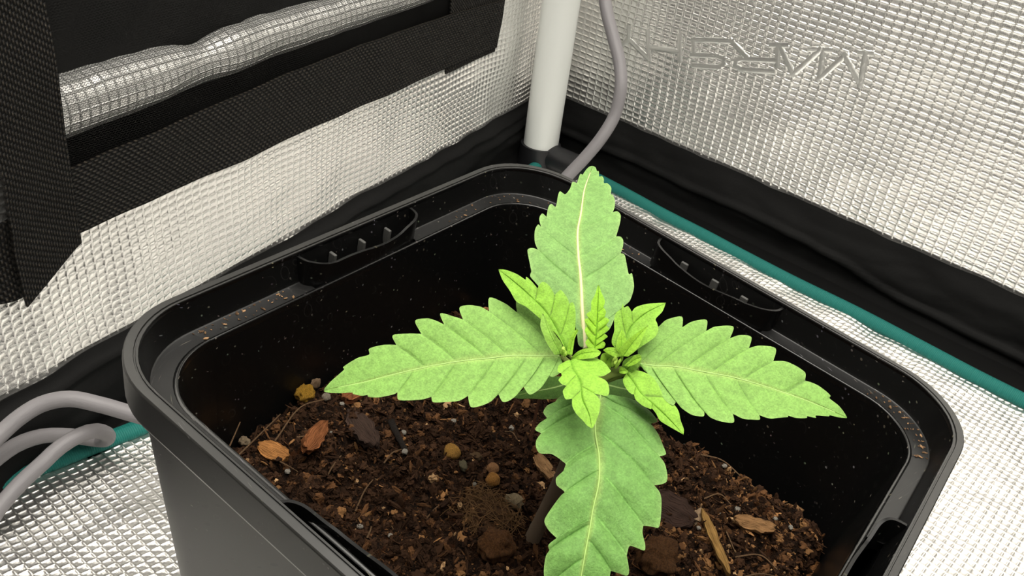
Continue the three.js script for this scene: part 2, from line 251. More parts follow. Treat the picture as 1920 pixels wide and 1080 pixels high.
// ------------------------------------------------------------------ floor mat with teal binding
const MC = V3(0.071, 0, -0.366);
const edgeB = (p) => 5 * noise(p / 60, 2.2, 1) ;
const edgePts = [[-0.158, -0.098], [-0.1501, -0.1035], [-0.1386, -0.1115], [-0.1293, -0.1178], [-0.1160, -0.1272], [-0.098, -0.146], [-0.055, -0.200], [0.0, -0.272], [0.045, -0.330], [0.0745, -0.3628]];
const teR = [[0.0905, -0.3485], [0.107, -0.3275], [0.1275, -0.2985], [0.1435, -0.278], [0.1585, -0.2575], [0.1775, -0.2325], [0.2005, -0.205], [0.2195, -0.1795], [0.236, -0.157], [0.252, -0.137], [0.272, -0.109], [0.33, -0.03], [0.42, 0.08]];
const tealCurve = new THREE.CatmullRomCurve3([...[[-0.30, 0.05], [-0.215, -0.05], [-0.178, -0.083]], ...edgePts, ...teR].map(([x, z]) => V3(x, 0.0034, z)), false, 'centripetal');
const tealPts = tealCurve.getSpacedPoints(500);
// distance of a floor point inside the binding (positive = on the mat)
function insideMat(x, z) { let best = 1e9, sg = 1; for (let i = 0; i < 500; i += 1) { const a = tealPts[i], b = tealPts[i + 1], ex = b.x - a.x, ez = b.z - a.z, t = clamp(((x - a.x) * ex + (z - a.z) * ez) / (ex * ex + ez * ez), 0, 1), qx = a.x + ex * t - x, qz = a.z + ez * t - z, d = qx * qx + qz * qz; if (d < best) { best = d; sg = ex * (z - a.z) - ez * (x - a.x) > 0 ? 1 : -1; } } return sg * Math.sqrt(best); }
const mat = tag(group('floor_mat', V3(0, 0, 0)), 'silver gridded floor mat with teal bound edge under the black pot', 'mat');
{
  const cut = [0, 0.1, 0.24, 0.5, 0.76, 0.9], ps = 2.9, pq = 3.3, cell = new Map();
  const dent = (x, z) => { const X = x + 0.0995, Z = z + 0.036; const a = X * 0.75 + Z * 0.66, b = -X * 0.66 + Z * 0.75; return (2.6 * crease(a, 0.008) * crease(b, 0.016) - 2.2 * crease(a - 0.012, 0.005) * crease(b, 0.02)) ; };
  const f = (p, q, a) => { const v = MC.clone().addScaledVector(dB, p * mm).addScaledVector(nB, q * mm); const y = 2.4 + 2.2 * fbm(v.x * 26, v.z * 26, 2, 3) + 0.5 * noise(v.x * 90, v.z * 90, 4) + dent(v.x, v.z); v.y = (Math.max(0.7, y) + a) * mm; return v; };
  const keep = (p, q) => { const v = MC.clone().addScaledVector(dB, p * mm).addScaledVector(nB, q * mm), key = Math.round(p / 2) + ',' + Math.round(q / 2); if (!cell.has(key)) cell.set(key, insideMat(v.x, v.z)); return cell.get(key) > 0.0008; };
  mesh('reflective_face', lining(f, -40, 380, -40, 440, ps, pq, 91, 1.05, (p, q) => !keep(p, q), cut), M.matSilver, mat);
  mesh('edge_binding', (() => { const g = new THREE.TubeGeometry(tealCurve, 700, 0.0036, 14, false), p = g.attributes.position, u = g.attributes.uv; for (let i = 0; i < p.count; i++) { const t = clamp((p.getX(i) + 0.16) / 0.3, 0, 1), y = p.getY(i); p.setY(i, 0.0036 + (y - 0.0034) * lerp(0.72, 0.95, t)); u.setXY(i, u.getX(i) * 190, u.getY(i)); } g.computeVertexNormals(); return g; })(), M.teal, mat);
}

// ------------------------------------------------------------------ tent pole and cables
const pole = tag(group('tent_pole', V3(0.0655, 0, -0.364)), 'white round steel tent pole standing in the far corner', 'pole');
{ const g = new THREE.CylinderGeometry(0.0106, 0.0106, HIGH - 0.03, 40); g.translate(0, (HIGH - 0.03) / 2 + 0.011, 0); mesh('tube', g, M.pole, pole);
  const c = new THREE.CylinderGeometry(0.0122, 0.0128, 0.014, 32); c.translate(0, 0.007, 0); const d = new THREE.CylinderGeometry(0.0075, 0.0085, 0.03, 20); d.rotateZ(Math.PI / 2); d.rotateY(-0.87); d.translate(0.011, 0.0085, 0.012); mesh('corner_connector', mergeGeometries([c, d]), M.connector, pole); }
const P = (a) => a.map(([x, y, z]) => V3(x * mm, y * mm, z * mm));
tag(mesh('power_cable', tube(P([[72, 790, -300], [73, 500, -310], [74, 240, -318], [75.7, 123, -317], [77.3, 112, -310], [80.8, 101.5, -302], [84.2, 91, -294], [85, 81, -287.3], [83.8, 67.7, -284.8], [78.5, 57.2, -281.4], [71.5, 46.7, -279.6], [64.8, 37.8, -278.7], [52, 22, -276], [34, 9, -268], [10, 6.5, -240], [-20, 6.5, -190], [-55, 6.5, -150]]), 0.0032, 260, 14), M.cable), 'grey cable hanging beside the white tent pole and curving down behind the pot', 'cable');
tag(mesh('power_cable', tube(P([[-200, 6, 120], [-206, 6, 50], [-196, 7, 0], [-182, 12, -30], [-166, 24, -62], [-155.8, 30, -77.8], [-149.6, 34, -88.3], [-144.5, 37, -93.4], [-139, 39, -96.8], [-131.4, 40, -98], [-122.9, 38, -97.7], [-113.8, 34, -97.9], [-100.5, 28, -98.2], [-84, 15, -104], [-62, 7, -118]]), 0.0026, 160, 14), M.cable), 'grey cable arching highest at the left image edge and passing behind the pot', 'cable');
tag(mesh('power_cable', tube(P([[-150, 6, 170], [-176, 6, 90], [-178, 6, 20], [-172, 6.5, -18], [-158, 9, -52], [-152.9, 12, -67.1], [-149, 16, -75.9], [-144.5, 19, -82.9], [-139.3, 22, -88.3], [-135.5, 24, -92.8], [-130.9, 25, -97.1], [-127, 24, -100.7], [-124.6, 18, -105.6], [-126.4, 12, -109.4], [-130.5, 9, -112.5], [-134.7, 11, -111.5], [-138, 15, -108.3], [-144, 18.5, -104.4], [-149.3, 21, -98.1], [-153.2, 21, -92.6], [-157.3, 20, -85.5], [-168, 14, -66], [-184, 7, -40], [-205, 6, 10], [-216, 6, 70], [-205, 6, 160]]), 0.0025, 200, 14), M.cable), 'grey looped cable crossing the teal edge of the mat at lower left', 'cable');

// ------------------------------------------------------------------ grow light above (outside the picture)
const lamp = tag(group('grow_light', V3(LAMP.x, LAMP.y, LAMP.z)), 'square white light panel hanging above the plant', 'lamp');
lamp.rotation.y = LAMP.yaw;
{ const g = new RoundedBoxGeometry(LAMP.w + 0.03, 0.022, LAMP.d + 0.03, 3, 0.006); g.translate(0, 0.013, 0); mesh('housing', g, M.lampShell, lamp);
  const f = new THREE.BoxGeometry(LAMP.w, 0.002, LAMP.d); f.translate(0, 0.001, 0); mesh('diffuser', f, M.lampFace, lamp);
  for (const [x, z] of [[-1, -1], [1, -1], [-1, 1], [1, 1]]) { const l = HIGH - 0.004 - LAMP.y - 0.024, w = new THREE.CylinderGeometry(0.001, 0.001, l, 8); w.translate(x * LAMP.w * 0.42, 0.024 + l / 2, z * LAMP.d * 0.42); mesh('hanging_wire', w, M.connector, lamp); } }

// ------------------------------------------------------------------ plant pot (its own frame: a = x, depth below the rim = -y, b = -z), tilted a little on the cables and the mat
const PN = V3(0.0954, 0.99375, 0.05793), PX = V3(0.7009, -0.10838, 0.70498), PZ = PX.clone().cross(PN), DEEP = 121;
const rimC = V3(0, 0.13, 0), potBase = rimC.clone().addScaledVector(PN, -DEEP * mm);
const potQ = new THREE.Quaternion().setFromRotationMatrix(new THREE.Matrix4().makeBasis(PX, PN, PZ));
const L3 = (a, b, d) => V3(a * mm, (DEEP - d) * mm, -b * mm);      // pot coordinates in mm -> pot frame
const toWorld = (a, b, d) => L3(a, b, d).applyQuaternion(potQ).add(potBase);
const pot = tag(group('plant_pot', potBase), 'square black plastic plant pot with rounded corners holding the seedling', 'plant pot');
pot.quaternion.copy(potQ);
const HALF = 65;
// one closed turn round the rounded square at inset w; each entry also knows its side, its place along the side and the running length
const loop = (() => { const o = []; const sides = [[-1, 0, 0, 1], [0, 1, 1, 0], [1, 0, 0, -1], [0, -1, -1, 0]]; for (let k = 0; k < 4; k++) { const [ox, oy, tx, ty] = sides[k]; for (let i = 0; i <= 60; i++) o.push({ k, t: -1 + i / 30, ox, oy, tx, ty }); const n = sides[(k + 1) % 4]; for (let i = 1; i < 14; i++) o.push({ k, arc: i / 14, ox, oy, tx, ty, nx: n[0], ny: n[1] }); } o.push({ ...o[0] }); return o; })();
function ringPoint(e, w) {
  const s = HALF - w, r = Math.max(9, 18.5 - 0.55 * w), q = s - r, wav = 0;
  if (e.arc === undefined) return [e.ox * s + e.tx * q * e.t, e.oy * s + e.ty * q * e.t];
  const A = e.arc * Math.PI / 2, cx = (e.ox + e.nx) * q, cy = (e.oy + e.ny) * q;
  return [cx + r * (Math.cos(A) * e.ox + Math.sin(A) * e.nx), cy + r * (Math.cos(A) * e.oy + Math.sin(A) * e.ny)];
}
function sweep(profile, skip) {
  const pos = [], uv = [], idx = [], W = loop.length; let v = 0;
  for (let j = 0; j < profile.length; j++) { const [w, d] = profile[j]; if (j) v += Math.hypot(w - profile[j - 1][0], d - profile[j - 1][1]); let u = 0, last = null;
    for (const e of loop) { const [a, b] = ringPoint(e, w); if (last) u += Math.hypot(a - last[0], b - last[1]); last = [a, b]; const p = L3(a, b, d); pos.push(p.x, p.y, p.z); uv.push(u * mm, v * mm); } }
  for (let j = 0; j + 1 < profile.length; j++) for (let i = 0; i + 1 < W; i++) { if (skip && skip(loop[i], loop[i + 1])) continue; const a = j * W + i; idx.push(a, a + W, a + 1, a + 1, a + W, a + W + 1); }
  return geoFrom(pos, idx, uv);
}
const innerHalf = (d) => HALF - (8.0 + (d - 9) * 0.082);
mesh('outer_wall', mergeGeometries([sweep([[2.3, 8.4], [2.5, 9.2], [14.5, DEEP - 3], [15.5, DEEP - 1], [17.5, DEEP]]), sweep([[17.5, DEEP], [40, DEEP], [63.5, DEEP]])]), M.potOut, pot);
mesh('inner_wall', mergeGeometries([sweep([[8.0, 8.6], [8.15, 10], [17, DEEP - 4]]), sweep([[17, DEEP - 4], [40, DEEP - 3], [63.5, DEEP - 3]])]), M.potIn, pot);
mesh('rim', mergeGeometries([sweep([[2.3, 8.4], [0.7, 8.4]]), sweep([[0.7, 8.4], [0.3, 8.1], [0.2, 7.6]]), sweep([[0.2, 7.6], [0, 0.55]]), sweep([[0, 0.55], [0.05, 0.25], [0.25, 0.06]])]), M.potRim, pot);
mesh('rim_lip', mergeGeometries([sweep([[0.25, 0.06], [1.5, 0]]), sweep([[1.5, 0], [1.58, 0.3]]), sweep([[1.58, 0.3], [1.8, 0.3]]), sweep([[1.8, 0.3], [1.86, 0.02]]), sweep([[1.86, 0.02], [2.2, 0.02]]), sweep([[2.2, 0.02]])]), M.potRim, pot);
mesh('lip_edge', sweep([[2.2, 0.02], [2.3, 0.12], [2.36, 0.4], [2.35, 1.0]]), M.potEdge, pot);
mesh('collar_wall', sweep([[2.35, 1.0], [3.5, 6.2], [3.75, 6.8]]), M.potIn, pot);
const GAP = 16.6, qAt = (w) => (HALF - w - Math.max(9, 18.5 - 0.55 * w));
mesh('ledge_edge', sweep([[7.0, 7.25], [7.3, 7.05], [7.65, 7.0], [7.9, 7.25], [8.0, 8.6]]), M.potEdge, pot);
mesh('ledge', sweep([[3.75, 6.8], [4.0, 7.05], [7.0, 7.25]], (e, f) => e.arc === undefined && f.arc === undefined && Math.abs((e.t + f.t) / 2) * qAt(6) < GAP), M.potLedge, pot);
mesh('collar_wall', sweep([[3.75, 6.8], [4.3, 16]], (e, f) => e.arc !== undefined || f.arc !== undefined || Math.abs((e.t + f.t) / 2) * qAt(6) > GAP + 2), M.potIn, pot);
// label pockets: a thin sprung wall in the middle of every side, its ends curling back to the collar
const SIDES = [[-1, 0, 0, 1], [0, 1, 1, 0], [1, 0, 0, -1], [0, -1, -1, 0]];
SIDES.forEach(([ox, oy, tx, ty], k) => {
  const pw = new THREE.CatmullRomCurve3([[-17, 2.5], [-16.9, 3.6], [-16.3, 5.1], [-14.6, 6.1], [-11, 6.35], [-4, 6.8], [4, 6.8], [11, 6.35], [14.6, 6.1], [16.3, 5.1], [16.9, 3.6], [17, 2.5]].map(([t, w]) => V3(t, w, 0)), false, 'centripetal').getSpacedPoints(90);
  const front = k === 3 ? 3.0 : 0;
  const topAt = (t) => 0.9 + front + 2.1 * sstep(17, 9, Math.abs(t)) + 0.5 * Math.sin(t * 0.28 + k * 2.1) * sstep(17, 10, Math.abs(t));
  const g = sheet(90, 8, (u, v) => { const q = pw[Math.round(u * 90)], s = HALF - q.y - (k === 3 ? 1.8 * sstep(17, 8, Math.abs(q.x)) : 0), d = lerp(topAt(q.x), 9.4, v); return L3(ox * s + tx * q.x, oy * s + ty * q.x, d); }, 0.0006, (u, v) => [u * 0.04, v * 0.008]);
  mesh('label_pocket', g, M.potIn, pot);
  if (k < 2) for (const t of [-8.6, 0.2, 8.4]) { const r = new RoundedBoxGeometry(0.0008, 0.0046, 0.0020, 2, 0.0003); r.rotateY(Math.atan2(tx, ty) + 0 + (ox ? Math.PI / 2 : 0)); const c = L3(ox * (HALF - 4.1) + tx * t, oy * (HALF - 4.1) + ty * t, 5.0); r.translate(c.x, c.y, c.z); mesh('pocket_rib', r, M.ribGrey, pot); }
});

// ------------------------------------------------------------------ potting soil
const soilEdge = (a, b) => { const n = 1.8 * fbm(a / 9, b / 9, 3, 3); return Math.min(59.5 + a, 54.2 - a + n, 47.5 - b - 3.0 * sstep(20, -30, a) * 0 + n * 1.6, 59.5 + b); };
const soilDepth = (a, b) => { const e = soilEdge(a, b); const edgeDrop = 17 * Math.pow(sstep(5.5, -3, e), 1.3);
  return 37.6 + edgeDrop - 5.2 * fbm(a / 26, b / 26, 8, 3) - 3.2 * fbm(a / 7, b / 7, 2, 3) - 2.2 * Math.abs(noise(a / 2.6, b / 2.6, 1)) - 1.6 * fbm(a / 1.2, b / 1.2, 6, 2) - 2.2 * crease(a + 48, 9) * crease(b + 20, 16) - 2.5 * crease(a - 2, 10) * crease(b + 20, 10); };
const soil = tag(group('potting_soil', potBase), 'dark brown crumbly potting soil filling the black pot', 'soil');
soil.quaternion.copy(potQ); soil.userData.kind = 'stuff';
const soilTex = dataTex(1024, (u, v) => { const a = tf(u, v, 20), b = tf(u, v, 80), c = tf(u, v, 200), m = 0.35 + 0.55 * a + 0.55 * (b - 0.5) + 0.5 * (c - 0.5), red = tf(v, u, 34); return [0.20 * m + 0.07 * sstep(0.6, 0.85, red), 0.125 * m + 0.03 * sstep(0.6, 0.85, red), 0.075 * m]; }, true, 1);
M.soil = phys({ specularIntensity: 0.2, map: rep(soilTex, 1 / 0.06), bumpMap: rep(texLeafB, 1 / 0.012), bumpScale: 0.0006, roughness: 0.92 });
{ const N = 330, pos = [], uv = [], idx = [], W = N + 1; for (let j = 0; j <= N; j++) for (let i = 0; i <= N; i++) { let a = lerp(-55, 55, i / N), b = lerp(-55, 55, j / N); const d = soilDepth(a, b), h = innerHalf(d) - 0.25; a = clamp(a, -h, h); b = clamp(b, -h, h); const c = 9, q = h - c; if (Math.abs(a) > q && Math.abs(b) > q) { const x = Math.abs(a) - q, y = Math.abs(b) - q, l = Math.hypot(x, y); if (l > c) { a = Math.sign(a) * (q + x / l * c); b = Math.sign(b) * (q + y / l * c); } } const p = L3(a, b, d); pos.push(p.x, p.y, p.z); uv.push(a * mm, b * mm); }
  for (let j = 0; j < N; j++) for (let i = 0; i < N; i++) { const a = j * W + i; idx.push(a, a + 1, a + W, a + 1, a + W + 1, a + W); }
  mesh('soil_bed', geoFrom(pos, idx, uv), M.soil, soil); }
function lump(seed, sx, sy, sz, detail = 3, rough = 0.35, freq = 1.6) { let g = new THREE.IcosahedronGeometry(1, detail); if (detail > 2) { g.deleteAttribute('normal'); g.deleteAttribute('uv'); g = mergeVertices(g, 1e-4); g.setAttribute('uv', new THREE.Float32BufferAttribute(Array.from({ length: g.attributes.position.count }, (_, i) => [0.5 + 0.5 * g.attributes.position.getX(i), 0.5 + 0.5 * g.attributes.position.getZ(i)]).flat(), 2)); } const p = g.attributes.position; for (let i = 0; i < p.count; i++) { const x = p.getX(i), y = p.getY(i), z = p.getZ(i), k = 1 + rough * 2 * fbm(x * freq + seed * 3.1, y * freq + seed, z * freq, 3); p.setXYZ(i, x * k * sx, y * k * sy, z * k * sz); } g.computeVertexNormals(); return g; }
{ const r = rng(404);
  M.crumb = phys({ specularIntensity: 0.2, color: 0xffffff, roughness: 0.93 });
  const kinds = [lump(1, 1, 0.75, 0.85, 2, 0.6, 2.4), lump(2, 1.1, 0.6, 0.8, 2, 0.65, 2.8), lump(3, 1.6, 0.4, 0.5, 2, 0.6, 2.6), lump(4, 2.6, 0.22, 0.30, 1, 0.4, 1.4), lump(5, 1.3, 0.25, 0.9, 1, 0.5, 2.4)];
  const counts = [6500, 6000, 6500, 7000, 4200], dm = new THREE.Object3D(), col = new THREE.Color();
  kinds.forEach((g, k) => { const im = new THREE.InstancedMesh(g, M.crumb, counts[k]); im.name = 'soil_crumbs'; im.userData.kind = 'stuff'; im.castShadow = im.receiveShadow = true;
    for (let i = 0; i < counts[k]; i++) { let a, b, t = 0; do { a = (r() * 2 - 1) * 54; b = (r() * 2 - 1) * 54; t++; } while (soilEdge(a, b) < -2.5 && t < 50);
      const s = (0.20 + 1.05 * Math.pow(r(), 4.2)) * (k === 3 ? 0.75 : 1), d = soilDepth(a, b), h = innerHalf(d) - 0.6 - s; a = clamp(a, -h, h); b = clamp(b, -h, h); const p = L3(a, b, d - 0.25 * s * r());
      dm.position.copy(p); dm.rotation.set(r() * 6.28, r() * 6.28, k === 3 ? r() * 0.8 - 0.4 : r() * 6.28); dm.scale.setScalar(s * mm); dm.updateMatrix(); im.setMatrixAt(i, dm.matrix);
      const tone = r(), patch = clamp(sstep(0.0, 0.4, fbm(a / 13, b / 13, 12, 2)) * 0.6 + 0.75 * sstep(8, 26, a) + crease(a + 3, 9) * crease(b + 14, 8), 0, 1), v = 0.55 + 0.9 * r();
      if (tone < 0.84 - 0.34 * patch) col.setRGB(0.030 * v, 0.0145 * v, 0.0075 * v); else if (tone < 0.955 - 0.13 * patch) col.setRGB(0.078 * v, 0.036 * v, 0.015 * v); else if (tone < 0.99 - 0.015 * patch) col.setRGB(0.20 * v, 0.10 * v, 0.04 * v); else col.setRGB(0.36 * v, 0.22 * v, 0.11 * v);
      im.setColorAt(i, col); }
    soil.add(im); }); }
{ // spilled crumbs lying on the pot's ledge
  const r = rng(818), n = 150, im = new THREE.InstancedMesh(lump(5, 1.4, 0.4, 0.7, 2, 0.6, 2.4), M.crumb, n), dm = new THREE.Object3D(), col = new THREE.Color(); im.name = 'ledge_crumbs'; im.userData.kind = 'stuff'; im.castShadow = im.receiveShadow = true;
  for (let i = 0; i < n; i++) { const k = r(), e = k < 0.45 ? loop[73 * 1 + 61 + Math.floor(r() * 13)] : k < 0.6 ? loop[61 + Math.floor(r() * 12)] : loop[Math.floor(r() * 16) + (r() < 0.6 ? 0 : r() < 0.5 ? 42 : 76)], [x, y] = ringPoint(e, 4.1 + 2.8 * Math.pow(r(), 1.6)); dm.position.copy(L3(x, y, 7.0)); dm.rotation.set(0, r() * 6.28, 0); dm.scale.setScalar((0.12 + 0.28 * Math.pow(r(), 3)) * mm); dm.updateMatrix(); im.setMatrixAt(i, dm.matrix); const v = 0.5 + r(); if (r() < 0.5) col.setRGB(0.25 * v, 0.15 * v, 0.08 * v); else col.setRGB(0.10 * v, 0.06 * v, 0.035 * v); im.setColorAt(i, col); }
  soil.add(im); }
// things one can pick out on the soil
const woodTex = dataTex(256, (u, v) => { const s = tf(u * 1, v, 6) * 0.4 + 0.6 * tnoise(u * 4, v * 48, 48), c = 0.78 + 0.4 * (s - 0.45); return grey(c); }, true);
const fleck = (rgb, rough = 0.85) => phys({ specularIntensity: 0.35, color: new THREE.Color().setRGB(...rgb), map: rep(texGrain, 2), bumpMap: rep(texLeafB, 30), bumpScale: 0.0003, roughness: rough });
const wood = (rgb) => phys({ specularIntensity: 0.3, color: new THREE.Color().setRGB(...rgb), map: woodTex, bumpMap: woodTex, bumpScale: 0.0005, roughness: 0.85 });
function onSoil(name, geo, m, [a, b], up, turn, label, cat, grp, tip = 0) { const o = mesh(name, geo, m); o.position.copy(toWorld(a, b, soilDepth(a, b) - up)); o.quaternion.copy(potQ).multiply(new THREE.Quaternion().setFromEuler(new THREE.Euler(tip, turn, 0, 'YXZ'))); return tag(o, label, cat, grp); }
function chip(seed, l, w, h) { const g = new THREE.BoxGeometry(l * mm, h * mm, w * mm, 16, 4, 8), p = g.attributes.position; for (let i = 0; i < p.count; i++) { let x = p.getX(i) / mm, y = p.getY(i) / mm, z = p.getZ(i) / mm; const f = 1 - 0.75 * Math.pow(Math.abs(x) / (l / 2), 3); z *= f + 0.25 * noise(x * 0.8, seed, 2); y = y * (1 - 0.4 * Math.pow(Math.abs(z) / (w / 2 + 0.01), 2)) + 0.5 * h * fbm(x * 0.7 + seed, z * 1.1, 5, 3); x += 0.9 * noise(z * 1.6, seed, y) * Math.sign(x); p.setXYZ(i, x * mm, y * mm, z * mm); } g.computeVertexNormals(); return g; }
onSoil('resin_lump', lump(11, 0.0021, 0.0019, 0.0022, 4, 0.35, 2.6), fleck([1.0, 0.56, 0.07], 0.6), [-53.4, -20.0], 3.2, 0.4, 'golden yellow lump on the soil just beyond the tip of the left leaf', 'lump');
onSoil('husk_flake', lump(12, 0.0011, 0.0016, 0.0007, 3, 0.4), fleck([0.72, 0.50, 0.32]), [-54.0, -16.4], 4.2, 1.1, 'pale upright flake next to the golden lump', 'flake');
onSoil('pebble', lump(13, 0.0010, 0.0009, 0.0010, 3, 0.2), fleck([0.75, 0.64, 0.52]), [-50.4, -16.3], 1.1, 0, 'round pale pebble under the tip of the left leaf', 'pebble');
onSoil('husk_flake', lump(14, 0.0012, 0.0010, 0.0009, 3, 0.5, 2), fleck([0.80, 0.62, 0.42]), [-53.4, -36.6], 1.6, 0.3, 'cream flake near the inner left wall of the pot', 'flake');
onSoil('wood_chip', chip(3, 7.2, 3.8, 1.5), wood([0.46, 0.20, 0.06]), [-47.0, -34.0], 1.3, 0.35, 'orange brown pointed wood chip at the left of the soil', 'wood chip', null, 0.3);
onSoil('bark_piece', chip(4, 9.0, 4.0, 1.8), wood([0.28, 0.10, 0.035]), [-42.5, -26.9], 1.8, 1.95, 'rust brown upright bark piece below the golden lump', 'bark', null, 0.5);
onSoil('bark_piece', chip(5, 6.5, 4.2, 1.8), wood([0.24, 0.085, 0.03]), [-47.9, -10.4], 1.5, 1.7, 'reddish bark piece tucked under the left leaf edge', 'bark');
onSoil('bark_piece', chip(6, 11.5, 5.5, 2.0), wood([0.055, 0.032, 0.023]), [-38.9, -16.0], 1.2, -0.25, 'broad dark brown bark flake on the left half of the soil', 'bark');
onSoil('twig', taperTube([V3(-0.0045, 0, 0), V3(0, 0.0004, 0.0003), V3(0.005, 0, 0)], 0.00085, 0.0006, 12, 8, 0.25), fleck([0.055, 0.043, 0.036]), [-33.2, -10.2], 0.9, -0.45, 'short dark grey twig lying right of the broad bark flake', 'twig');
onSoil('fertiliser_pellet', lump(17, 0.0020, 0.0017, 0.0018, 4, 0.16), fleck([1.0, 0.55, 0.13], 0.6), [-21.7, -4.6], 1.7, 0, 'round golden pellet in the middle of the soil', 'pellet');
onSoil('pebble', lump(18, 0.0016, 0.0008, 0.0009, 3, 0.3), fleck([0.30, 0.27, 0.17]), [-17.1, -6.3], 0.8, -0.7, 'flat grey olive pebble right of the golden pellet', 'pebble');
onSoil('husk_flake', lump(19, 0.0014, 0.0009, 0.0011, 3, 0.4), fleck([0.30, 0.19, 0.10]), [-17.2, -1.7], 1.0, 0.7, 'tan flake behind the flat olive pebble', 'flake');
{ const s = tag(group('seed_shell', toWorld(-10.7, -3.7, soilDepth(-10.7, -3.7) - 1.7)), 'orange two-lobed seed shell near the centre of the soil', 'seed shell'); s.quaternion.copy(potQ);
  const a = lump(20, 0.0013, 0.0012, 0.0014, 3, 0.22), b = lump(21, 0.0016, 0.0015, 0.0017, 3, 0.2); a.translate(-0.0010, 0.0006, -0.0011); b.translate(0.0008, 0, 0.0010); mesh('lobe', a, fleck([0.80, 0.42, 0.20]), s); mesh('lobe', b, fleck([0.95, 0.46, 0.12], 0.55), s); }
onSoil('stone', lump(22, 0.0020, 0.0020, 0.0016, 4, 0.35, 2.2), fleck([0.85, 0.68, 0.44]), [-3.3, -5.3], 1.9, 0.5, 'knobbly pale beige stone left of the plant stem', 'stone');
{ const tuft = tag(group('root_tuft', toWorld(-5, -13, soilDepth(-5, -13))), 'tangled tuft of tan root fibres in front of the beige stone', 'root tuft'); tuft.quaternion.copy(potQ); const r = rng(9), gs = []; for (let i = 0; i < 300; i++) { const x = (r() - 0.5) * 13, z = (r() - 0.5) * 11, y = 0.6 + r() * 2.6 * (1 - Math.hypot(x, z) / 10), an = r() * 6.28, l = 1 + r() * 2.2, c = (r() - 0.5) * 2; gs.push(taperTube([V3(x - Math.cos(an) * l, y - 0.5, z - Math.sin(an) * l), V3(x + Math.sin(an) * c, y + 0.6 * r(), z - Math.cos(an) * c), V3(x + Math.cos(an) * l, y - 0.7, z + Math.sin(an) * l)].map((p) => p.multiplyScalar(mm)), 0.00009, 0.00006, 6, 5)); } mesh('fibres', mergeGeometries(gs), fleck([0.52, 0.29, 0.125]), tuft); const core = lump(60, 0.0052, 0.0016, 0.0046, 4, 0.5, 2.2); core.translate(0, 0.0004, 0); mesh('core', core, fleck([0.20, 0.10, 0.042]), tuft); }
onSoil('soil_clump', lump(23, 0.0038, 0.0034, 0.0034, 4, 0.4, 2.0), fleck([0.26, 0.115, 0.04]), [2.2, -19.2], 2.2, 0.4, 'rounded brown soil clump at the bottom left of the stem', 'clump');
onSoil('wood_chip', chip(7, 6.6, 3.2, 1.6), wood([0.36, 0.19, 0.085]), [42.6, 45.6], 2.0, 0.9, 'tan wood chip on the crumbling back edge of the soil', 'wood chip', null, 0.35);
onSoil('wood_sliver', chip(8, 17, 2.0, 1.3), wood([0.46, 0.26, 0.08]), [34.2, 20.0], 1.6, -0.72, 'long golden wood sliver on the right half of the soil', 'wood sliver', null, 0.12);
onSoil('wood_chip', chip(9, 4.6, 2.2, 1.2), wood([0.48, 0.33, 0.20]), [27.6, 25.0], 1.4, -1.3, 'small pale wood chip behind the golden sliver', 'wood chip', null, 0.3);
onSoil('soil_clump', lump(24, 0.0046, 0.0036, 0.0042, 4, 0.4, 2.0), fleck([0.25, 0.115, 0.042]), [27.0, 6.0], 2.2, 1.2, 'coarse brown soil clump right of the front leaf', 'clump');
onSoil('bark_piece', chip(10, 5.8, 3.4, 2.0), wood([0.32, 0.14, 0.05]), [53.0, 38.5], 0.8, 1.2, 'orange brown bark piece at the right edge of the soil', 'bark', null, 0.5);
onSoil('bark_piece', chip(11, 9.5, 3.0, 1.7), wood([0.36, 0.20, 0.09]), [-5.5, 9.8], 1.5, -0.35, 'ridged tan bark strip left of the stem top', 'bark', null, 0.15);
onSoil('bark_piece', chip(12, 9.0, 3.6, 1.6), wood([0.34, 0.18, 0.075]), [38.5, 30.6], 1.6, 0.55, 'curved tan bark strip behind the golden sliver on the right', 'bark', null, 0.2);
onSoil('bark_piece', chip(13, 12, 8, 2.6), wood([0.045, 0.024, 0.017]), [22, 22], 1.6, 0.2, 'large dark smooth slab beside the right edge of the front leaf', 'bark', null, 0.3);  // plain dark flat slab lying on the soil
const perl = [[-28.6, -12.9, 0.8], [-28.2, 3.4, 0.8], [-33.3, -8.1, 0.75], [-17.9, 13.1, 0.9], [33.3, 34.8, 0.75], [45, 39.1, 0.7], [41.4, 35.9, 0.6], [30.6, 30.7, 0.6], [-8.6, -14, 0.6], [-42.7, -21.7, 0.5], [1.1, -15.9, 0.9], [-41.7, -40.3, 0.8], [-41.7, -34.7, 0.7], [-23.5, -40, 0.7], [29.5, 21.5, 0.6], [-47.2, -14.3, 0.6], [-16, -30, 0.6], [-21, -34, 0.7], [-12.5, -7.6, 0.55], [25, 43, 0.7]];
M.perlite = fleck([1.0, 0.95, 0.86]); const perlGeo = [lump(31, 0.001, 0.0009, 0.001, 3, 0.3, 2.4), lump(32, 0.0011, 0.0008, 0.0009, 3, 0.35, 2.2)];
const perlLabels = ["white perlite grain at the foot of the dark grey twig", "white perlite grain beyond the golden pellet, below the left leaf", "white perlite grain between the dark twig and the left leaf edge", "white perlite grain left of the reddish upright root", "white perlite grain beside the tan chip at the back edge of the soil", "white perlite grain right below the tan chip on the back edge", "white perlite grain just left of the tan chip on the back edge", "white perlite grain behind the small pale chip on the right", "white perlite grain on the near side of the root tuft", "white perlite grain right of the rust brown upright bark", "white perlite grain between the brown clump and the beige stone", "white perlite grain below the orange brown wood chip, nearest the left rim", "white perlite grain right below the orange brown wood chip", "white perlite grain above the pocket in the front rim", "white perlite grain left of the golden wood sliver", "white perlite grain under the middle of the left leaf's lower edge", "white perlite grain in the bare dark soil behind the front rim", "white perlite grain behind the front rim pocket, left of another", "tiny white perlite grain between the golden pellet and the seed shell", "white perlite grain in the back soil right of the front leaf"];
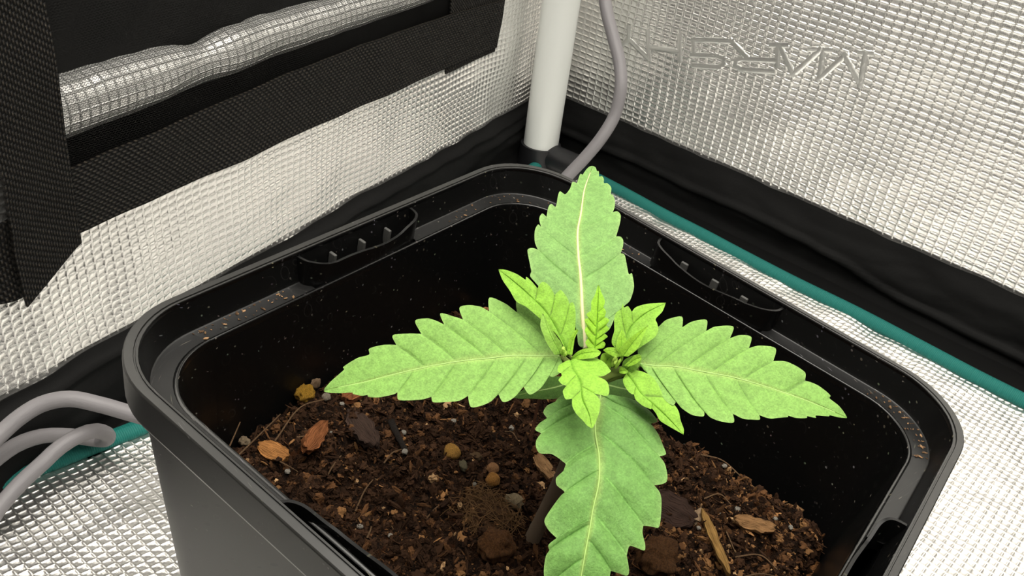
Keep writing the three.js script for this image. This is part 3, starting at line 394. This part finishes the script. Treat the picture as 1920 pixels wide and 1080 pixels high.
perl.forEach(([a, b, s], i) => { const o = onSoil('perlite_grain', perlGeo[i & 1], M.perlite, [a, b], 0.8 * s, i * 1.7, perlLabels[i], 'perlite grain', 'white perlite grains scattered in the soil'); o.scale.setScalar(s * 0.85); });
const FIB = [[[-50.6, -44.6, 1], [-52.2, -41.4, 4], [-54.4, -37.1, 8]], [[-49.7, -42, 1], [-50.7, -36.4, 3.5], [-50.7, -29.5, 4.5]], [[-48.5, -32.5, 2], [-50, -24.5, 3.5], [-49.2, -18.2, 2]], [[-29.5, -18.5, 0.6], [-30, -15.5, 1.4], [-29.6, -10.9, 0.8]], [[-25.5, -30.5, 0.6], [-26.9, -26.8, 1.2], [-27.6, -23.8, 0.5]], [[-13.1, -22.7, 0.5], [-13, -19.5, 1.3], [-12, -16.9, 0.8]], [[19.2, 40.1, 2], [23.8, 45, 3.5], [30.3, 45.4, 4], [37.3, 45.2, 1]], [[26.1, 31.3, 1], [28.3, 33.9, 1.8], [31.6, 34.5, 0.7]], [[33.3, 26.8, 0.8], [35.9, 24.3, 1.8], [38.4, 22.7, 0.8]], [[39.1, 21.9, 1], [43.2, 25.9, 2.2], [47.7, 24.7, 0.6]], [[-35.7, -29.1, 0.6], [-36, -27.3, 1.5], [-37.1, -23.9, 0.6]], [[-18.3, -34.5, 0.5], [-19.2, -32.6, 1.5], [-21.1, -30.7, 0.5]], [[42.3, 16.8, 0.8], [45.4, 21.2, 1.8], [49.4, 23.9, 0.5]], [[-46.9, -35.3, 1], [-43.1, -35, 1.8], [-40.7, -32.7, 0.7]], [[-18.3, 11.1, 0.7], [-15.8, 10, 1.6], [-14, 9.7, 0.5]], [[-45.6, -29.1, 1], [-44, -27.6, 2], [-42.4, -25.3, 1]]];
M.fibre = fleck([0.55, 0.34, 0.19]);
const fibreLabels = ["upright tan fibre leaning against the left inner wall of the pot", "long tan fibre rising over the orange wood chip", "tan fibre running from the orange chip towards the golden lump", "tan fibre right of the dark twig's near end", "tan fibre lying in the bare soil left of the seed shell", "tan fibre left of the root tuft", "pale hair-thin fibre arching over the back soil edge at right", "tan fibre behind the golden sliver beside the pale chip", "short tan fibre right of the golden wood sliver", "curved tan fibre near the right edge of the soil", "short tan fibre below the broad dark bark flake", "tan fibre standing just above the front rim pocket", "tan fibre in the lower right of the soil by the pot rim", "tan fibre below the orange chip near the left rim", "tan fibre under the left leaf near the reddish root", "short tan fibre between the orange chip and the rust bark"];
FIB.forEach((f, i) => { const pts = f.map(([a, b, u]) => toWorld(a, b, soilDepth(a, b) - u)), o = pts[0].clone(); const m = mesh('root_fibre', taperTube(pts.map((p) => p.sub(o)), 0.00020, 0.00012, 20, 6), M.fibre); m.position.copy(o); tag(m, fibreLabels[i], 'root fibre', 'loose root fibres on the soil'); });
{ const pts = [[-11.9, 12.2, 0], [-13.5, 14.4, 5], [-14.5, 15.6, 10], [-14.2, 15.8, 14]].map(([a, b, u]) => toWorld(a, b, soilDepth(a, b) - u)), o = pts[0].clone(); const m = mesh('root_fibre', taperTube(pts.map((p) => p.sub(o)), 0.00042, 0.0003, 20, 7), fleck([0.24, 0.10, 0.05])); m.position.copy(o); tag(m, 'reddish brown upright root standing below the plant centre', 'root fibre'); }

// ------------------------------------------------------------------ the seedling
const stemFoot = toWorld(4.9, -9.0, soilDepth(4.9, -9) + 1.2);
const plant = tag(group('seedling', stemFoot), 'bright green hemp seedling with four large serrated leaves in the pot', 'plant');
const rel = (g) => { g.translate(-stemFoot.x, -stemFoot.y, -stemFoot.z); return g; };
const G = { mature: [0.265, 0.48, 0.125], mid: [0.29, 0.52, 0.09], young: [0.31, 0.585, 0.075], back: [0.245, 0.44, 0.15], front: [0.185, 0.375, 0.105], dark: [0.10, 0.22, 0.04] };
M.leaf = phys({ map: rep(texLeaf, 1 / 0.022), vertexColors: true, bumpMap: rep(texLeafB, 1 / 0.014), bumpScale: 0.00008, roughness: 0.62, transmission: 0, side: THREE.DoubleSide, sheen: 0.25, sheenRoughness: 0.6, sheenColor: new THREE.Color(0.8, 0.95, 0.75), specularIntensity: 0.4 });
M.vein = std({ color: new THREE.Color().setRGB(0.36, 0.56, 0.17), roughness: 0.6 });
M.veinFront = std({ color: new THREE.Color().setRGB(0.36, 0.54, 0.16), roughness: 0.6 });
M.veinPale = std({ color: new THREE.Color().setRGB(0.66, 0.62, 0.34), roughness: 0.6 });
M.veinYoung = std({ color: new THREE.Color().setRGB(0.34, 0.58, 0.09), roughness: 0.6 });
// blades in mm in their own plane: o = foot, u = towards the tip, n = face; mid, l and r = midrib and the two toothed edges as u, v pairs from foot to tip
const BLADE = {
left: { o: [-6.72, 138.89, 4.29], u: [-0.9868, -0.1536, 0.0508], n: [-0.1208, 0.9083, 0.4006], len: 43.2, bow: 2, fold: 0.06,
  mid: [0,0,3.2,-0.2,8.7,-0.7,14.2,-0.7,19.7,-0.7,25.1,-0.6,31.8,-0.1,37.2,0.2,43.2,0],
  l: [0.2,-0.9,0.6,-4.7,1.7,-7.9,2,-9.4,3.9,-11,5.9,-11.9,6.3,-9,7.9,-11.2,10.9,-13,11.5,-10.2,13,-11.3,15.2,-11.9,16.9,-11.5,16.6,-9,18.3,-9.8,20.6,-10.8,20.2,-8.4,21.7,-9.5,23.2,-10.2,25.4,-10.1,24.6,-7.3,26.8,-7.7,29.8,-7.9,29.4,-5.9,31.7,-6.3,34.3,-6.1,34.5,-4.9,36.7,-4.7,39.3,-3.6,39.3,-3,41.3,-1.7,43.1,-0.3],
  r: [0,0.6,-0.2,2.3,0.7,3.8,2.2,4.5,3.4,3.9,3.8,5.4,5.2,6.8,7.2,7.7,8.1,5.6,8.4,6.5,10.4,8.2,12.2,8.6,12.7,6.9,14.4,8.3,16.4,8.9,18,8.7,18.1,6.4,19.8,7.2,22.1,7.1,24.3,6.7,24.5,5.5,25.9,5.8,28.5,5.6,30.3,5.1,30.3,3.6,31.2,3.9,33.6,3.9,35.4,3.4,35.6,3,36.6,2.9,38.1,2.2,38.2,1.9,40.5,1.4,42.3,0.8,43.2,0.3] },
right: { o: [8.08, 139.32, 7.11], u: [0.9162, 0.0034, 0.4007], n: [-0.1631, 0.9165, 0.3652], len: 37.6, bow: 1.5, fold: 0.06,
  mid: [-0,0,2.3,0.1,5.5,0.7,11.2,1,16,1.3,19.7,1.2,24.2,1.1,29.8,0.7,37.6,-0],
  l: [-0.1,0.2,-1.2,3,-1.2,5.1,-0.2,6.8,1.5,8.3,2.7,10.2,5.3,11.5,5.9,9.2,7.3,10.7,9.9,11.7,10.3,9.3,11.7,10.6,14.9,11.5,14.8,9,16.4,10,18.5,10.2,18.5,7.9,20.4,9,23.2,9.3,23.2,6.6,25.3,7.2,27.4,6.8,29.1,6,29.3,4.5,31.8,4.3,34.1,3.2,34.1,2.5,36,1.6,37.6,0.1],
  r: [-0.1,-0.2,1.1,-1.4,2.9,-2.8,4.3,-4.9,5.9,-6.7,7.5,-7.4,7.9,-6.1,8.8,-7.4,11,-8.5,13,-8.3,13,-7.2,14.3,-8.2,16.3,-8.4,18.3,-7.9,17.9,-6.2,19.7,-6.7,21.3,-6.4,22.6,-5.9,22.4,-5,24.3,-5.1,25.7,-4.5,27.3,-3.8,27.3,-3.5,28.8,-3.5,30.5,-2.9,30.6,-2.5,32.1,-2.3,32.1,-1.8,34.3,-1.1,34.5,-0.8,36,-0.6,37.6,-0.1] },
back: { o: [-0.13, 136.04, -1.58], u: [0.174, 0.3107, -0.9344], n: [-0.0648, 0.9505, 0.304], len: 51.1, bow: 3, fold: 0.1,
  mid: [0,-0,7.1,1,15.1,1.8,20.9,2.6,27.4,3,32.9,2.5,41,1.9,51.1,-0],
  l: [-0,0.2,0.5,1.4,3.8,2.1,6.4,4.2,8.8,8.2,11.6,10.3,13.3,12,14.6,11.9,17.7,12.7,19.8,13.1,20.5,12.1,20.4,11,22.2,11.8,25.1,12,27.1,11.4,26.1,10.6,28.7,11.3,30.5,10.8,29.8,9.8,32.7,9.6,34,9,33.4,8,36.8,7.7,38.7,7.3,38.1,6.1,40.5,5.1,43.1,4.6,43.1,3.6,46.7,2.9,46.5,2.4,48.5,1.7,50.4,0.8,51.1,-0],
  r: [0,-0.2,2.3,-2.2,4.2,-4.4,7.6,-5.6,9.3,-6.7,10.7,-8.1,13.3,-8.8,15,-8.8,17.3,-8.4,17.1,-7.8,19.3,-7.4,22,-6.9,22.5,-6.1,24.3,-6.5,25.9,-6.5,26.9,-6,27.1,-5.1,30.7,-5.8,33.3,-6,34.6,-5.3,34.3,-4.3,35.8,-4.7,38.2,-4.8,40.2,-4.3,40.2,-3.9,42.4,-4,44,-3.2,44.1,-2.4,45.7,-2.4,46.9,-2,46.7,-1.4,48.8,-1.3,48.9,-0.9,50.4,-0.6,51.1,-0] },
front: { o: [0.84, 134.02, 9.73], u: [-0.2051, -0.3786, 0.9025], n: [-0.0741, 0.9255, 0.3714], len: 42.2, bow: 4, fold: -0.12,
  mid: [-0,0,7.8,-0.7,13.7,0.2,19.1,0.4,23.3,-0.1,28.1,-0.5,32.4,-0.9,36.4,-1,42.2,0],
  l: [0,-0.3,0.5,-3.8,1,-6.9,2.4,-8,3.2,-8.3,3.7,-9.5,5.3,-10.1,6.5,-9.3,7.9,-10.6,9.5,-11.2,10,-10.1,11.7,-10.8,13.2,-10.8,14.5,-10,14.5,-8,15.2,-6.4,15.8,-5.3,17.4,-5.7,18.6,-6.7,19.9,-6.5,20.7,-5.5,21.2,-5,21.9,-5.7,24.4,-7.1,26.4,-7.9,27.6,-7.3,28.5,-6.3,29.3,-5,29.5,-6,30.4,-6.8,31.1,-6.5,32.2,-7,34.4,-7,35.5,-6.6,35.8,-5.4,36.8,-6.4,38.5,-5.6,38.9,-4.1,40.3,-3.4,41.4,-1.5,42.2,0],
  r: [-0.1,0.2,0.3,1.3,-0.7,4.1,-0.7,6.9,1.4,9.5,3.4,10.8,4.2,9.6,6.5,11.1,9,12,10.4,12.3,11.1,11.1,12.7,12,16,12.4,17,10.1,17.8,11.1,19.3,11.6,22.5,11.6,24.4,11.3,24.5,10.3,24.5,8.7,25.8,8.6,27.8,9.1,28.8,9,28.6,7.6,28.5,6.5,30,6.2,32.4,6.8,33.2,6.4,33,5,32.8,3.8,34.1,3.7,35.6,4.1,36.5,3.3,37,2.2,38.7,2.7,40.2,1.7,42.2,0] },
upleft: { o: [-5.54, 140.33, 6.02], u: [-0.5727, 0.409, -0.7105], n: [-0.1524, 0.7985, 0.5824], len: 21.1, bow: 1, fold: 0.1,
  mid: [-0,0,3.3,-0.8,8.2,-1.6,13.9,-1.1,21.1,-0],
  l: [0.1,0.2,2.5,-0.4,4.6,-0.5,8,-0,11.7,0.7,13.7,1.5,16.2,1.1,18.8,0.8,21.1,-0],
  r: [-0.1,-0.2,1.3,-2,2.4,-3.4,4.7,-5.4,6.2,-6.4,7.1,-6.6,7.3,-6,8.7,-6.4,10.1,-6.4,10.4,-6.1,10.3,-4.9,12.2,-5.2,13.5,-4.9,13.7,-4.2,13.3,-3.2,14.9,-3.2,16.4,-3,16.1,-2.5,18,-2,20,-1,21.1,-0] },
upright: { o: [4.1, 141.46, 6.68], u: [0.6945, 0.4782, -0.5375], n: [-0.0975, 0.8028, 0.5882], len: 13.4, bow: 1, fold: 0.1,
  mid: [0,0,2.1,1,4.9,1.8,8.4,1.5,13.4,0],
  l: [-0.1,0.2,0,2.1,0.7,2.9,2.1,3.6,3.5,4.9,4.7,5.5,6,5.3,7,5.8,6.6,5.1,7.3,4.7,7,3.5,8.3,3.5,10.5,2.3,13.4,0],
  r: [0.1,-0.2,0.8,-1.5,2.6,-1.9,6,-2.7,7.6,-2.4,8.6,-1.4,9.2,-0.6,11.3,-0.6,13.2,-0] },
centre: { o: [0.12, 139.71, 3.35], u: [0.1539, 0.5061, -0.8486], n: [-0.1085, 0.8623, 0.4946], len: 13.5, bow: 0.5, fold: 0.15,
  mid: [0,0,4.6,-0.1,9.6,-0,13.5,-0],
  l: [-0,0.2,-0.1,1.1,0.9,1.9,1.9,1.4,3.2,2.2,4.2,1.8,5.3,2.4,5.9,1.6,6.6,2.1,7.5,1.3,9.3,1.3,11,0.7,13.3,0.2],
  r: [0,-0.2,0.2,-1.5,1.1,-1.9,1.7,-1.3,2.5,-2.2,3.2,-1.5,4,-2.4,4.9,-1.8,5.9,-2.3,6.5,-1.4,7.6,-1.6,8.5,-1.1,9.9,-1.3,11.7,-0.6,13.3,-0.1] },
frontsmall: { o: [-5.51, 140.47, 7.76], u: [0.0584, -0.1124, 0.9919], n: [-0.1453, 0.9821, 0.1199], len: 16.2, bow: 2, fold: -0.05,
  mid: [0,0,3.4,-0.3,7.3,0.1,10.9,-0.4,14.1,0.1,16.2,0],
  l: [0.2,-0.1,0.3,-0.9,1.5,-2.5,3.4,-3.1,4.1,-2.6,5.2,-2.8,5.9,-3.5,7,-3.2,7.6,-2.5,8.6,-3.3,9.4,-3.4,10.5,-3.2,10.5,-2.1,11.9,-2.4,13.4,-2.1,14.8,-1.2,15.7,-0.6,16.2,-0],
  r: [-0.2,0.2,-0.3,1.1,0.2,2.9,0.4,4.5,2.2,5.6,4.6,6,5.5,6,6.4,4.5,6.4,2.9,7,4,8.2,4.7,9.9,4.6,11,4,10.6,2.7,10.1,1.8,11,2.3,12.1,2.5,13.9,1.8,15.6,0.7,16.2,0.1] },
lowright: { o: [4.8, 138.43, 7.63], u: [0.5051, -0.2121, 0.8366], n: [-0.2329, 0.8999, 0.3688], len: 16.6, bow: 1, fold: -0.05,
  mid: [0,-0,3.3,-0.4,6,-0.9,8.8,-0.7,12.3,-0.3,16.6,0],
  l: [0.1,-0.2,1.3,-0.2,1.8,-1.5,2.9,-2.1,4.4,-2.4,5.2,-2.3,5.5,-2,6.6,-2.5,8.2,-2.3,9.6,-1.6,9.5,-1.3,10.8,-1.4,12.3,-1.7,14.3,-1,16.5,-0],
  r: [-0.1,0.2,1.3,1.2,2.8,2.3,4.7,2.9,6.1,2.8,9.3,1.8,11.3,2.3,12.9,2.1,14.3,1.3,15.9,0.7,16.5,0.1] },
fold1: { o: [-5.02, 139.61, 6.61], u: [0.7754, 0.5526, 0.3055], n: [-0.6313, 0.6886, 0.3567], len: 6.0, bow: 1, fold: 0.2,
  mid: [0,0,2.9,0.2,6,-0],
  l: [-0.2,0.1,1,0.6,2.6,0.9,4.1,0.9,5.3,0.7,6,0.1],
  r: [0.2,-0.1,2,-0.8,3.6,-1.1,4.9,-1.1,5.7,-0.7,6,-0.1] },
strip1: { o: [-5.57, 141.01, 6.78], u: [0.3121, 0.7614, -0.5682], n: [-0.1404, 0.6285, 0.765], len: 4.8, bow: 0, fold: 0.2,
  mid: [0,0,2.7,0.3,4.8,0],
  l: [-0.1,0.5,2,0.9,3.9,0.7,4.8,0.2],
  r: [0.1,-0.5,1.9,-0.2,3.2,-0,4.7,-0.2] },
strip2: { o: [-7.05, 140.56, 6.16], u: [-0.4033, 0.6794, -0.613], n: [-0.0971, 0.6343, 0.767], len: 8.1, bow: 0.5, fold: 0.3,
  mid: [0,0,3.9,0.3,8.1,-0],
  l: [0.3,1.1,3,1.6,5.8,1.5,6.8,1.1,8.1,0.1],
  r: [-0.2,-0.6,1.7,-0.9,3.2,-0.6,5.5,-0.2,8,-0.1] },
strip3: { o: [4.1, 141.9, 8.22], u: [0.6305, 0.6288, -0.455], n: [-0.1715, 0.6846, 0.7085], len: 7.3, bow: 0.5, fold: 0.3,
  mid: [0,-0,3,0.2,7.3,-0],
  l: [-0.5,0.4,0.4,1.3,2.6,1.3,4.7,0.8,7.3,0],
  r: [0.4,-0.7,2.6,-1.1,5,-0.6,7.2,-0.1] },
strip4: { o: [4.57, 140.39, 9.32], u: [0.7231, 0.6889, 0.0501], n: [-0.5544, 0.5357, 0.6369], len: 3.4, bow: 0, fold: 0.2,
  mid: [0,0,1.9,0.2,3.4,-0],
  l: [-0.3,0.3,0.8,0.5,2.3,0.8,3.1,0.7,3.4,0.1],
  r: [0.4,-0.3,1.9,-0.6,3,-0.4,3.3,-0.2] },
strip5: { o: [1.16, 140.88, 5.23], u: [0.7315, 0.1946, 0.6535], n: [-0.4997, 0.8051, 0.3195], len: 3.9, bow: 0.5, fold: -0.2,
  mid: [0,-0,1.9,0.1,3.9,0],
  l: [-0.1,0.1,0.6,0.7,2.1,1,3.2,0.9,3.9,0],
  r: [0.1,-0.1,1.6,-0.6,3,-0.7,3.9,-0] },
strip6: { o: [5.29, 138.5, 8.29], u: [0.4825, 0.8745, -0.0493], n: [-0.461, 0.3014, 0.8347], len: 4.2, bow: 0.3, fold: 0.25,
  mid: [0,0,2.2,0.1,4.2,0],
  l: [-0.4,0.8,1.3,1.6,2.7,1.3,3.9,0.5,4.2,0.1],
  r: [0.5,-0.9,2.2,-1.2,3.8,-0.7,4.2,-0.1] },
strip7: { o: [4.09, 141.69, 7.5], u: [0.0431, 0.7016, -0.7113], n: [-0.1446, 0.7088, 0.6904], len: 4.8, bow: 0.3, fold: 0.3,
  mid: [0,0,2.4,0.2,4.8,0],
  l: [0,0.5,1,1.2,2.5,1.1,3.9,0.5,4.9,0],
  r: [0,-0.4,1.3,-0.8,3.1,-0.6,4.8,-0] },
strip8: { o: [1.82, 137.42, 6.46], u: [0.4817, 0.7725, -0.4137], n: [-0.279, 0.5828, 0.7633], len: 3.2, bow: 0.3, fold: 0.2,
  mid: [0,0,1.7,0.5,3.2,0],
  l: [-0.5,0.6,0.8,1.5,2.1,1.9,3,1.1,3.3,0],
  r: [0.6,-0.8,1.9,-0.8,2.8,-0.5,3.2,-0.1] },
strip9: { o: [3.85, 138.42, 8.41], u: [0.7341, 0.4578, 0.5015], n: [-0.6572, 0.6651, 0.3547], len: 1.9, bow: 0.3, fold: 0.2,
  mid: [0,-0,1.1,0.1,1.9,-0],
  l: [-0.1,0.1,0.3,0.7,1.1,0.6,1.9,0.1],
  r: [0.2,-0.3,1.2,-0.6,1.7,-0.4,1.9,-0] },
cotl: { o: [0.49, 131.04, 0.67], u: [-0.8597, -0.4824, -0.1681], n: [-0.5077, 0.8434, 0.1758], len: 15.8, bow: 1, fold: 0.05,
  mid: [-0,-0,5.9,1.4,15.8,0],
  l: [-0.1,-0.8,4.2,-0.7,8,-1.7,10.7,-1.1,13.3,-0.4,15.8,-0.1],
  r: [0.1,0.8,3.2,4,6.4,4.2,8.9,3.5,10.9,2.6,14,1.3,15.8,0.1] },
cotr: { o: [3.61, 130.1, 1.95], u: [0.9794, -0.1158, 0.1653], n: [0.0707, 0.9641, 0.2559], len: 10.4, bow: 1, fold: 0.05,
  mid: [-0,-0,3.9,-0.9,10.4,-0],
  l: [0.2,0.7,2.1,0.9,3.9,1.6,6,1.9,8.4,1.6,10.4,0],
  r: [-0.2,-0.7,-0.2,-2.6,1.2,-3.5,3,-3.7,5.8,-3,8.8,-1.7,10.4,-0.1] },
};
const pairs = (a) => { const o = []; for (let i = 0; i < a.length; i += 2) o.push(V3(a[i], a[i + 1], 0)); return o; };
function blade(key, tint, o = {}) {
  const B = BLADE[key], O = V3(...B.o), U = V3(...B.u), N = V3(...B.n), Vv = N.clone().cross(U), L = B.len, rows = o.rows ?? 5, cols = 22, pil = o.pillow ?? 0.5, seed = key.length * 3.7 + L;
  const midC = new THREE.CatmullRomCurve3(pairs(B.mid), false, 'centripetal'), midPts = midC.getSpacedPoints(200);
  const midAt = (u) => { const t = clamp(u, 0, L); let lo = 0, hi = 200; while (hi - lo > 1) { const m = (lo + hi) >> 1; if (midPts[m].x <= t) lo = m; else hi = m; } const a = midPts[lo], b = midPts[hi], k = b.x > a.x ? clamp((t - a.x) / (b.x - a.x), 0, 1) : 0; return a.clone().lerp(b, k); };
  const surf = (u, v, z) => { const h = B.bow * 4 * (u / L) * (1 - u / L) + B.fold * Math.abs(v) + z; return V3(O.x + u * U.x + v * Vv.x + h * N.x, O.y + u * U.y + v * Vv.y + h * N.y, O.z + u * U.z + v * Vv.z + h * N.z).multiplyScalar(mm); };
  const pos = [], uv = [], col = [], idx = []; const c0 = new THREE.Color(), vein = o.vein ?? [0.46, 0.60, 0.22];
  for (const side of ['l', 'r']) {
    const E = pairs(B[side]), n = E.length, off = E.map((p) => Math.abs(p.y - midAt(p.x).y));
    const notch = E.map((p, i) => i > 1 && i < n - 2 && off[i] < off[i - 1] - 0.02 && off[i] <= off[i + 1] + 0.02 && !(off[i - 1] < off[i - 2] && i > 2 && off[i - 1] < off[i]));
    // samples along the edge: gently rounded between the marked points
    const S = []; for (let i = 0; i + 1 < n; i++) for (let k = 0; k < rows; k++) { const t = k / rows, p0 = E[Math.max(0, i - 1)], p1 = E[i], p2 = E[i + 1], p3 = E[Math.min(n - 1, i + 2)], T = 0.22; const m1x = notch[i] ? (p2.x - p1.x) * 0.6 : (p2.x - p0.x) * T * 2, m1y = notch[i] ? (p2.y - p1.y) * 0.6 : (p2.y - p0.y) * T * 2, m2x = notch[i + 1] ? (p2.x - p1.x) * 0.6 : (p3.x - p1.x) * T * 2, m2y = notch[i + 1] ? (p2.y - p1.y) * 0.6 : (p3.y - p1.y) * T * 2; const a = 2 * t ** 3 - 3 * t * t + 1, b = t ** 3 - 2 * t * t + t, c = -2 * t ** 3 + 3 * t * t, d = t ** 3 - t * t; S.push({ x: a * p1.x + b * m1x + c * p2.x + d * m2x, y: a * p1.y + b * m1y + c * p2.y + d * m2y, e: i + t }); }
    S.push({ x: E[n - 1].x, y: E[n - 1].y, e: n - 1 });
    const marks = [0]; for (let i = 0; i < n; i++) if (notch[i]) marks.push(i); marks.push(n - 1);
    let last = 0; const um = S.map((q) => { const raw = q.x - (o.sweep ?? 0.85) * Math.abs(q.y - midAt(q.x).y); last = Math.max(last, clamp(raw, 0, L)); return last; });
    for (let k = 0; k < 4; k++) for (let i = 1; i < um.length - 1; i++) um[i] = (um[i - 1] + um[i] + um[i + 1]) / 3; um[um.length - 1] = L;
    const base = pos.length / 3;
    S.forEach((q, i) => {
      let m = 0; while (m + 2 < marks.length && marks[m + 1] <= q.e) m++; const ph = clamp((q.e - marks[m]) / Math.max(1, marks[m + 1] - marks[m]), 0, 1), bulge = Math.pow(Math.sin(Math.PI * ph), 0.55);
      const mp = midAt(um[i]);
      for (let j = 0; j <= cols; j++) { const w = Math.pow(j / cols, 0.9), bend = (o.arch ?? 0.10) * w * (1 - w) * 4 * Math.hypot(q.x - mp.x, q.y - mp.y) * 0.35; const u = lerp(mp.x, q.x, w) - bend, v = lerp(mp.y, q.y, w);
        const taper = sstep(L, L * 0.72, mp.x), prof = Math.sqrt(Math.max(0, w * (1 - w) * 4 * 0.8 + 0.15 * w)); const z = pil * (bulge - 0.55) * prof * (0.35 + 0.65 * taper) - pil * 0.35 * Math.exp(-w * w * 900) + (o.curl ?? 0) * Math.pow(w, 4) + (o.ripple ?? 0.25) * noise(u / 6, v / 6, seed) + 0.07 * noise(u / 1.1, v / 1.1, seed);
        const p = surf(u, v, z); pos.push(p.x, p.y, p.z); uv.push(u * mm, v * mm);
        const groove = Math.exp(-Math.pow((1 - bulge) - 1, 2) / 0.05) * (1 - 0.35 * w), rib = Math.exp(-Math.pow(w * 16, 2)), y = 0.06 * noise(u / 3, v / 3, seed + 2);
        const g = 1 - (o.line ?? 0.34) * groove * sstep(0.03, 0.15, w) + y, tipPale = (o.edge ?? 0.18) * Math.pow(w, 18);  // positive line paints groove shade over the slightly darker vein green
        col.push(lerp(lerp(tint[0] * g, vein[0], rib * 0.8), 0.5, tipPale), lerp(lerp(tint[1] * g, vein[1], rib * 0.8), 0.68, tipPale), lerp(lerp(tint[2] * g, vein[2], rib * 0.8), 0.3, tipPale)); }
    });
    const W = cols + 1, flip = side === 'l';
    for (let i = 0; i + 1 < S.length; i++) for (let j = 0; j < cols; j++) { const a = base + i * W + j; if (flip) idx.push(a, a + W, a + 1, a + 1, a + W, a + W + 1); else idx.push(a, a + 1, a + W, a + 1, a + W + 1, a + W); }
  }
  const m = mesh('leaf', rel(geoFrom(pos, idx, uv, col)), M.leaf, plant);
  if (o.label) m.userData.label = o.label;
  if (o.rib) { const pts = []; for (let k = 0; k <= 24; k++) { const q = midAt(L * 0.94 * k / 24); pts.push(surf(q.x, q.y, -0.12 + (o.ripple ?? 0.25) * noise(q.x / 6, q.y / 6, seed)).sub(stemFoot)); } mesh('midrib', taperTube(pts, o.rib * mm, 0.10 * mm, 60, 8), o.ribMat ?? M.vein, m); }
  return m;
}
blade('left', G.mature, { rib: 0.12, label: 'broad pointed leaf reaching left' });
blade('right', G.mature, { rib: 0.12, label: 'broad pointed leaf reaching right' });
blade('back', G.back, { rib: 0.42, ribMat: M.veinPale, pillow: 0.7, edge: 0.3, line: -0.2, label: 'grey green leaf pointing away with a cream midrib' });
blade('front', G.front, { rib: 0.2, ribMat: M.veinFront, pillow: 0.95, curl: -0.5, ripple: 0.9, edge: 0.25, line: -0.35, label: 'darker leaf drooping towards the viewer' });
const Y = { rows: 5, pillow: 0.28, line: 0.65, ripple: 0.1, edge: 0.1, vein: [0.17, 0.38, 0.035] };  // young leaves: groove shade painted dark into the vein and line tones
blade('upleft', G.young, { ...Y, pillow: 0.35 });
blade('upright', G.young, { ...Y, pillow: 0.3 });
blade('centre', [0.30, 0.58, 0.035], { ...Y, pillow: 0.4, label: 'small folded leaf standing upright in the centre' });
blade('frontsmall', G.young, { ...Y, pillow: 0.4 });
blade('lowright', G.young, { ...Y, pillow: 0.35 });
for (const k of ['fold1', 'strip1', 'strip2', 'strip3', 'strip4', 'strip5', 'strip6', 'strip7', 'strip8', 'strip9']) blade(k, ['strip2', 'strip6'].includes(k) ? G.mid : [0.30, 0.56, 0.05], { ...Y, rows: 6, pillow: 0.12, ripple: 0.05 });
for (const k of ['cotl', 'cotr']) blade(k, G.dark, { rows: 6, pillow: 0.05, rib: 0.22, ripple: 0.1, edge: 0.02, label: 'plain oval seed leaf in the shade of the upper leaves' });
// stem and leaf stalks
M.stem = std({ color: new THREE.Color().setRGB(0.30, 0.215, 0.14), roughness: 0.85, bumpMap: rep(texLeafB, 3, 12), bumpScale: 0.0004 });
M.stalk = std({ color: new THREE.Color().setRGB(0.36, 0.47, 0.10), roughness: 0.6, bumpMap: rep(texLeafB, 2, 4), bumpScale: 0.0002 });
const node = V3(0.0014, 0.1332, 0.0049);
const stemPts = [stemFoot.clone(), stemFoot.clone().lerp(node, 0.45).add(V3(0.0008, 0, 0)), stemFoot.clone().lerp(node, 0.8), node];
mesh('stem_top', rel(taperTube([node.clone().lerp(stemFoot, 0.1), node, V3(0.00275, 0.1353, 0.00565), V3(0.00393, 0.1365, 0.00626), V3(0.00564, 0.1374, 0.00667), V3(0.0079, 0.1385, 0.0069)], 0.0013, 0.0008, 24, 12, 0.06)), M.stalk, plant);
mesh('stem', rel(taperTube(stemPts, 0.0017, 0.0013, 40, 14, 0.08)), M.stem, plant);
const stalk = (to, r0, r1, lift = 0.001, from = node) => mesh('leaf_stalk', rel(taperTube([from.clone(), from.clone().lerp(to, 0.5).add(V3(0, lift, 0)), to], r0, r1, 14, 10)), M.stalk, plant);
for (const k of ['left', 'right', 'back', 'front', 'upleft', 'upright', 'centre', 'frontsmall', 'lowright', 'cotl', 'cotr']) { const B = BLADE[k], t = V3(...B.o).multiplyScalar(mm), big = ['left', 'right', 'back', 'front'].includes(k); stalk(t, big ? 0.0009 : 0.0006, big ? 0.0006 : 0.0003, big ? -0.0006 : 0.0004); }
// buds at the growing tip
const rb = rng(55); for (let i = 0; i < 9; i++) { const g = lump(70 + i, 0.0003, 0.0008, 0.0003, 2, 0.25); g.rotateZ((rb() - 0.5) * 1.6); g.rotateY(rb() * 6.28); g.translate(0.0037 + (rb() - 0.5) * 0.0022, 0.1393 + rb() * 0.0016, 0.0077 + (rb() - 0.5) * 0.0008); mesh('bud', rel(g), M.budMat ??= std({ color: new THREE.Color().setRGB(0.38, 0.58, 0.08), roughness: 0.6 }), plant); }
for (let i = 0; i < 3; i++) { const g = lump(80 + i, 0.0004, 0.0007, 0.0004, 2, 0.25); g.translate(-0.0055 + (rb() - 0.5) * 0.0015 - 0.0009, 0.1408 + rb() * 0.0012, 0.0064 + (rb() - 0.5) * 0.001); mesh('bud', rel(g), M.budMat, plant); }

renderer.render(scene, camera);
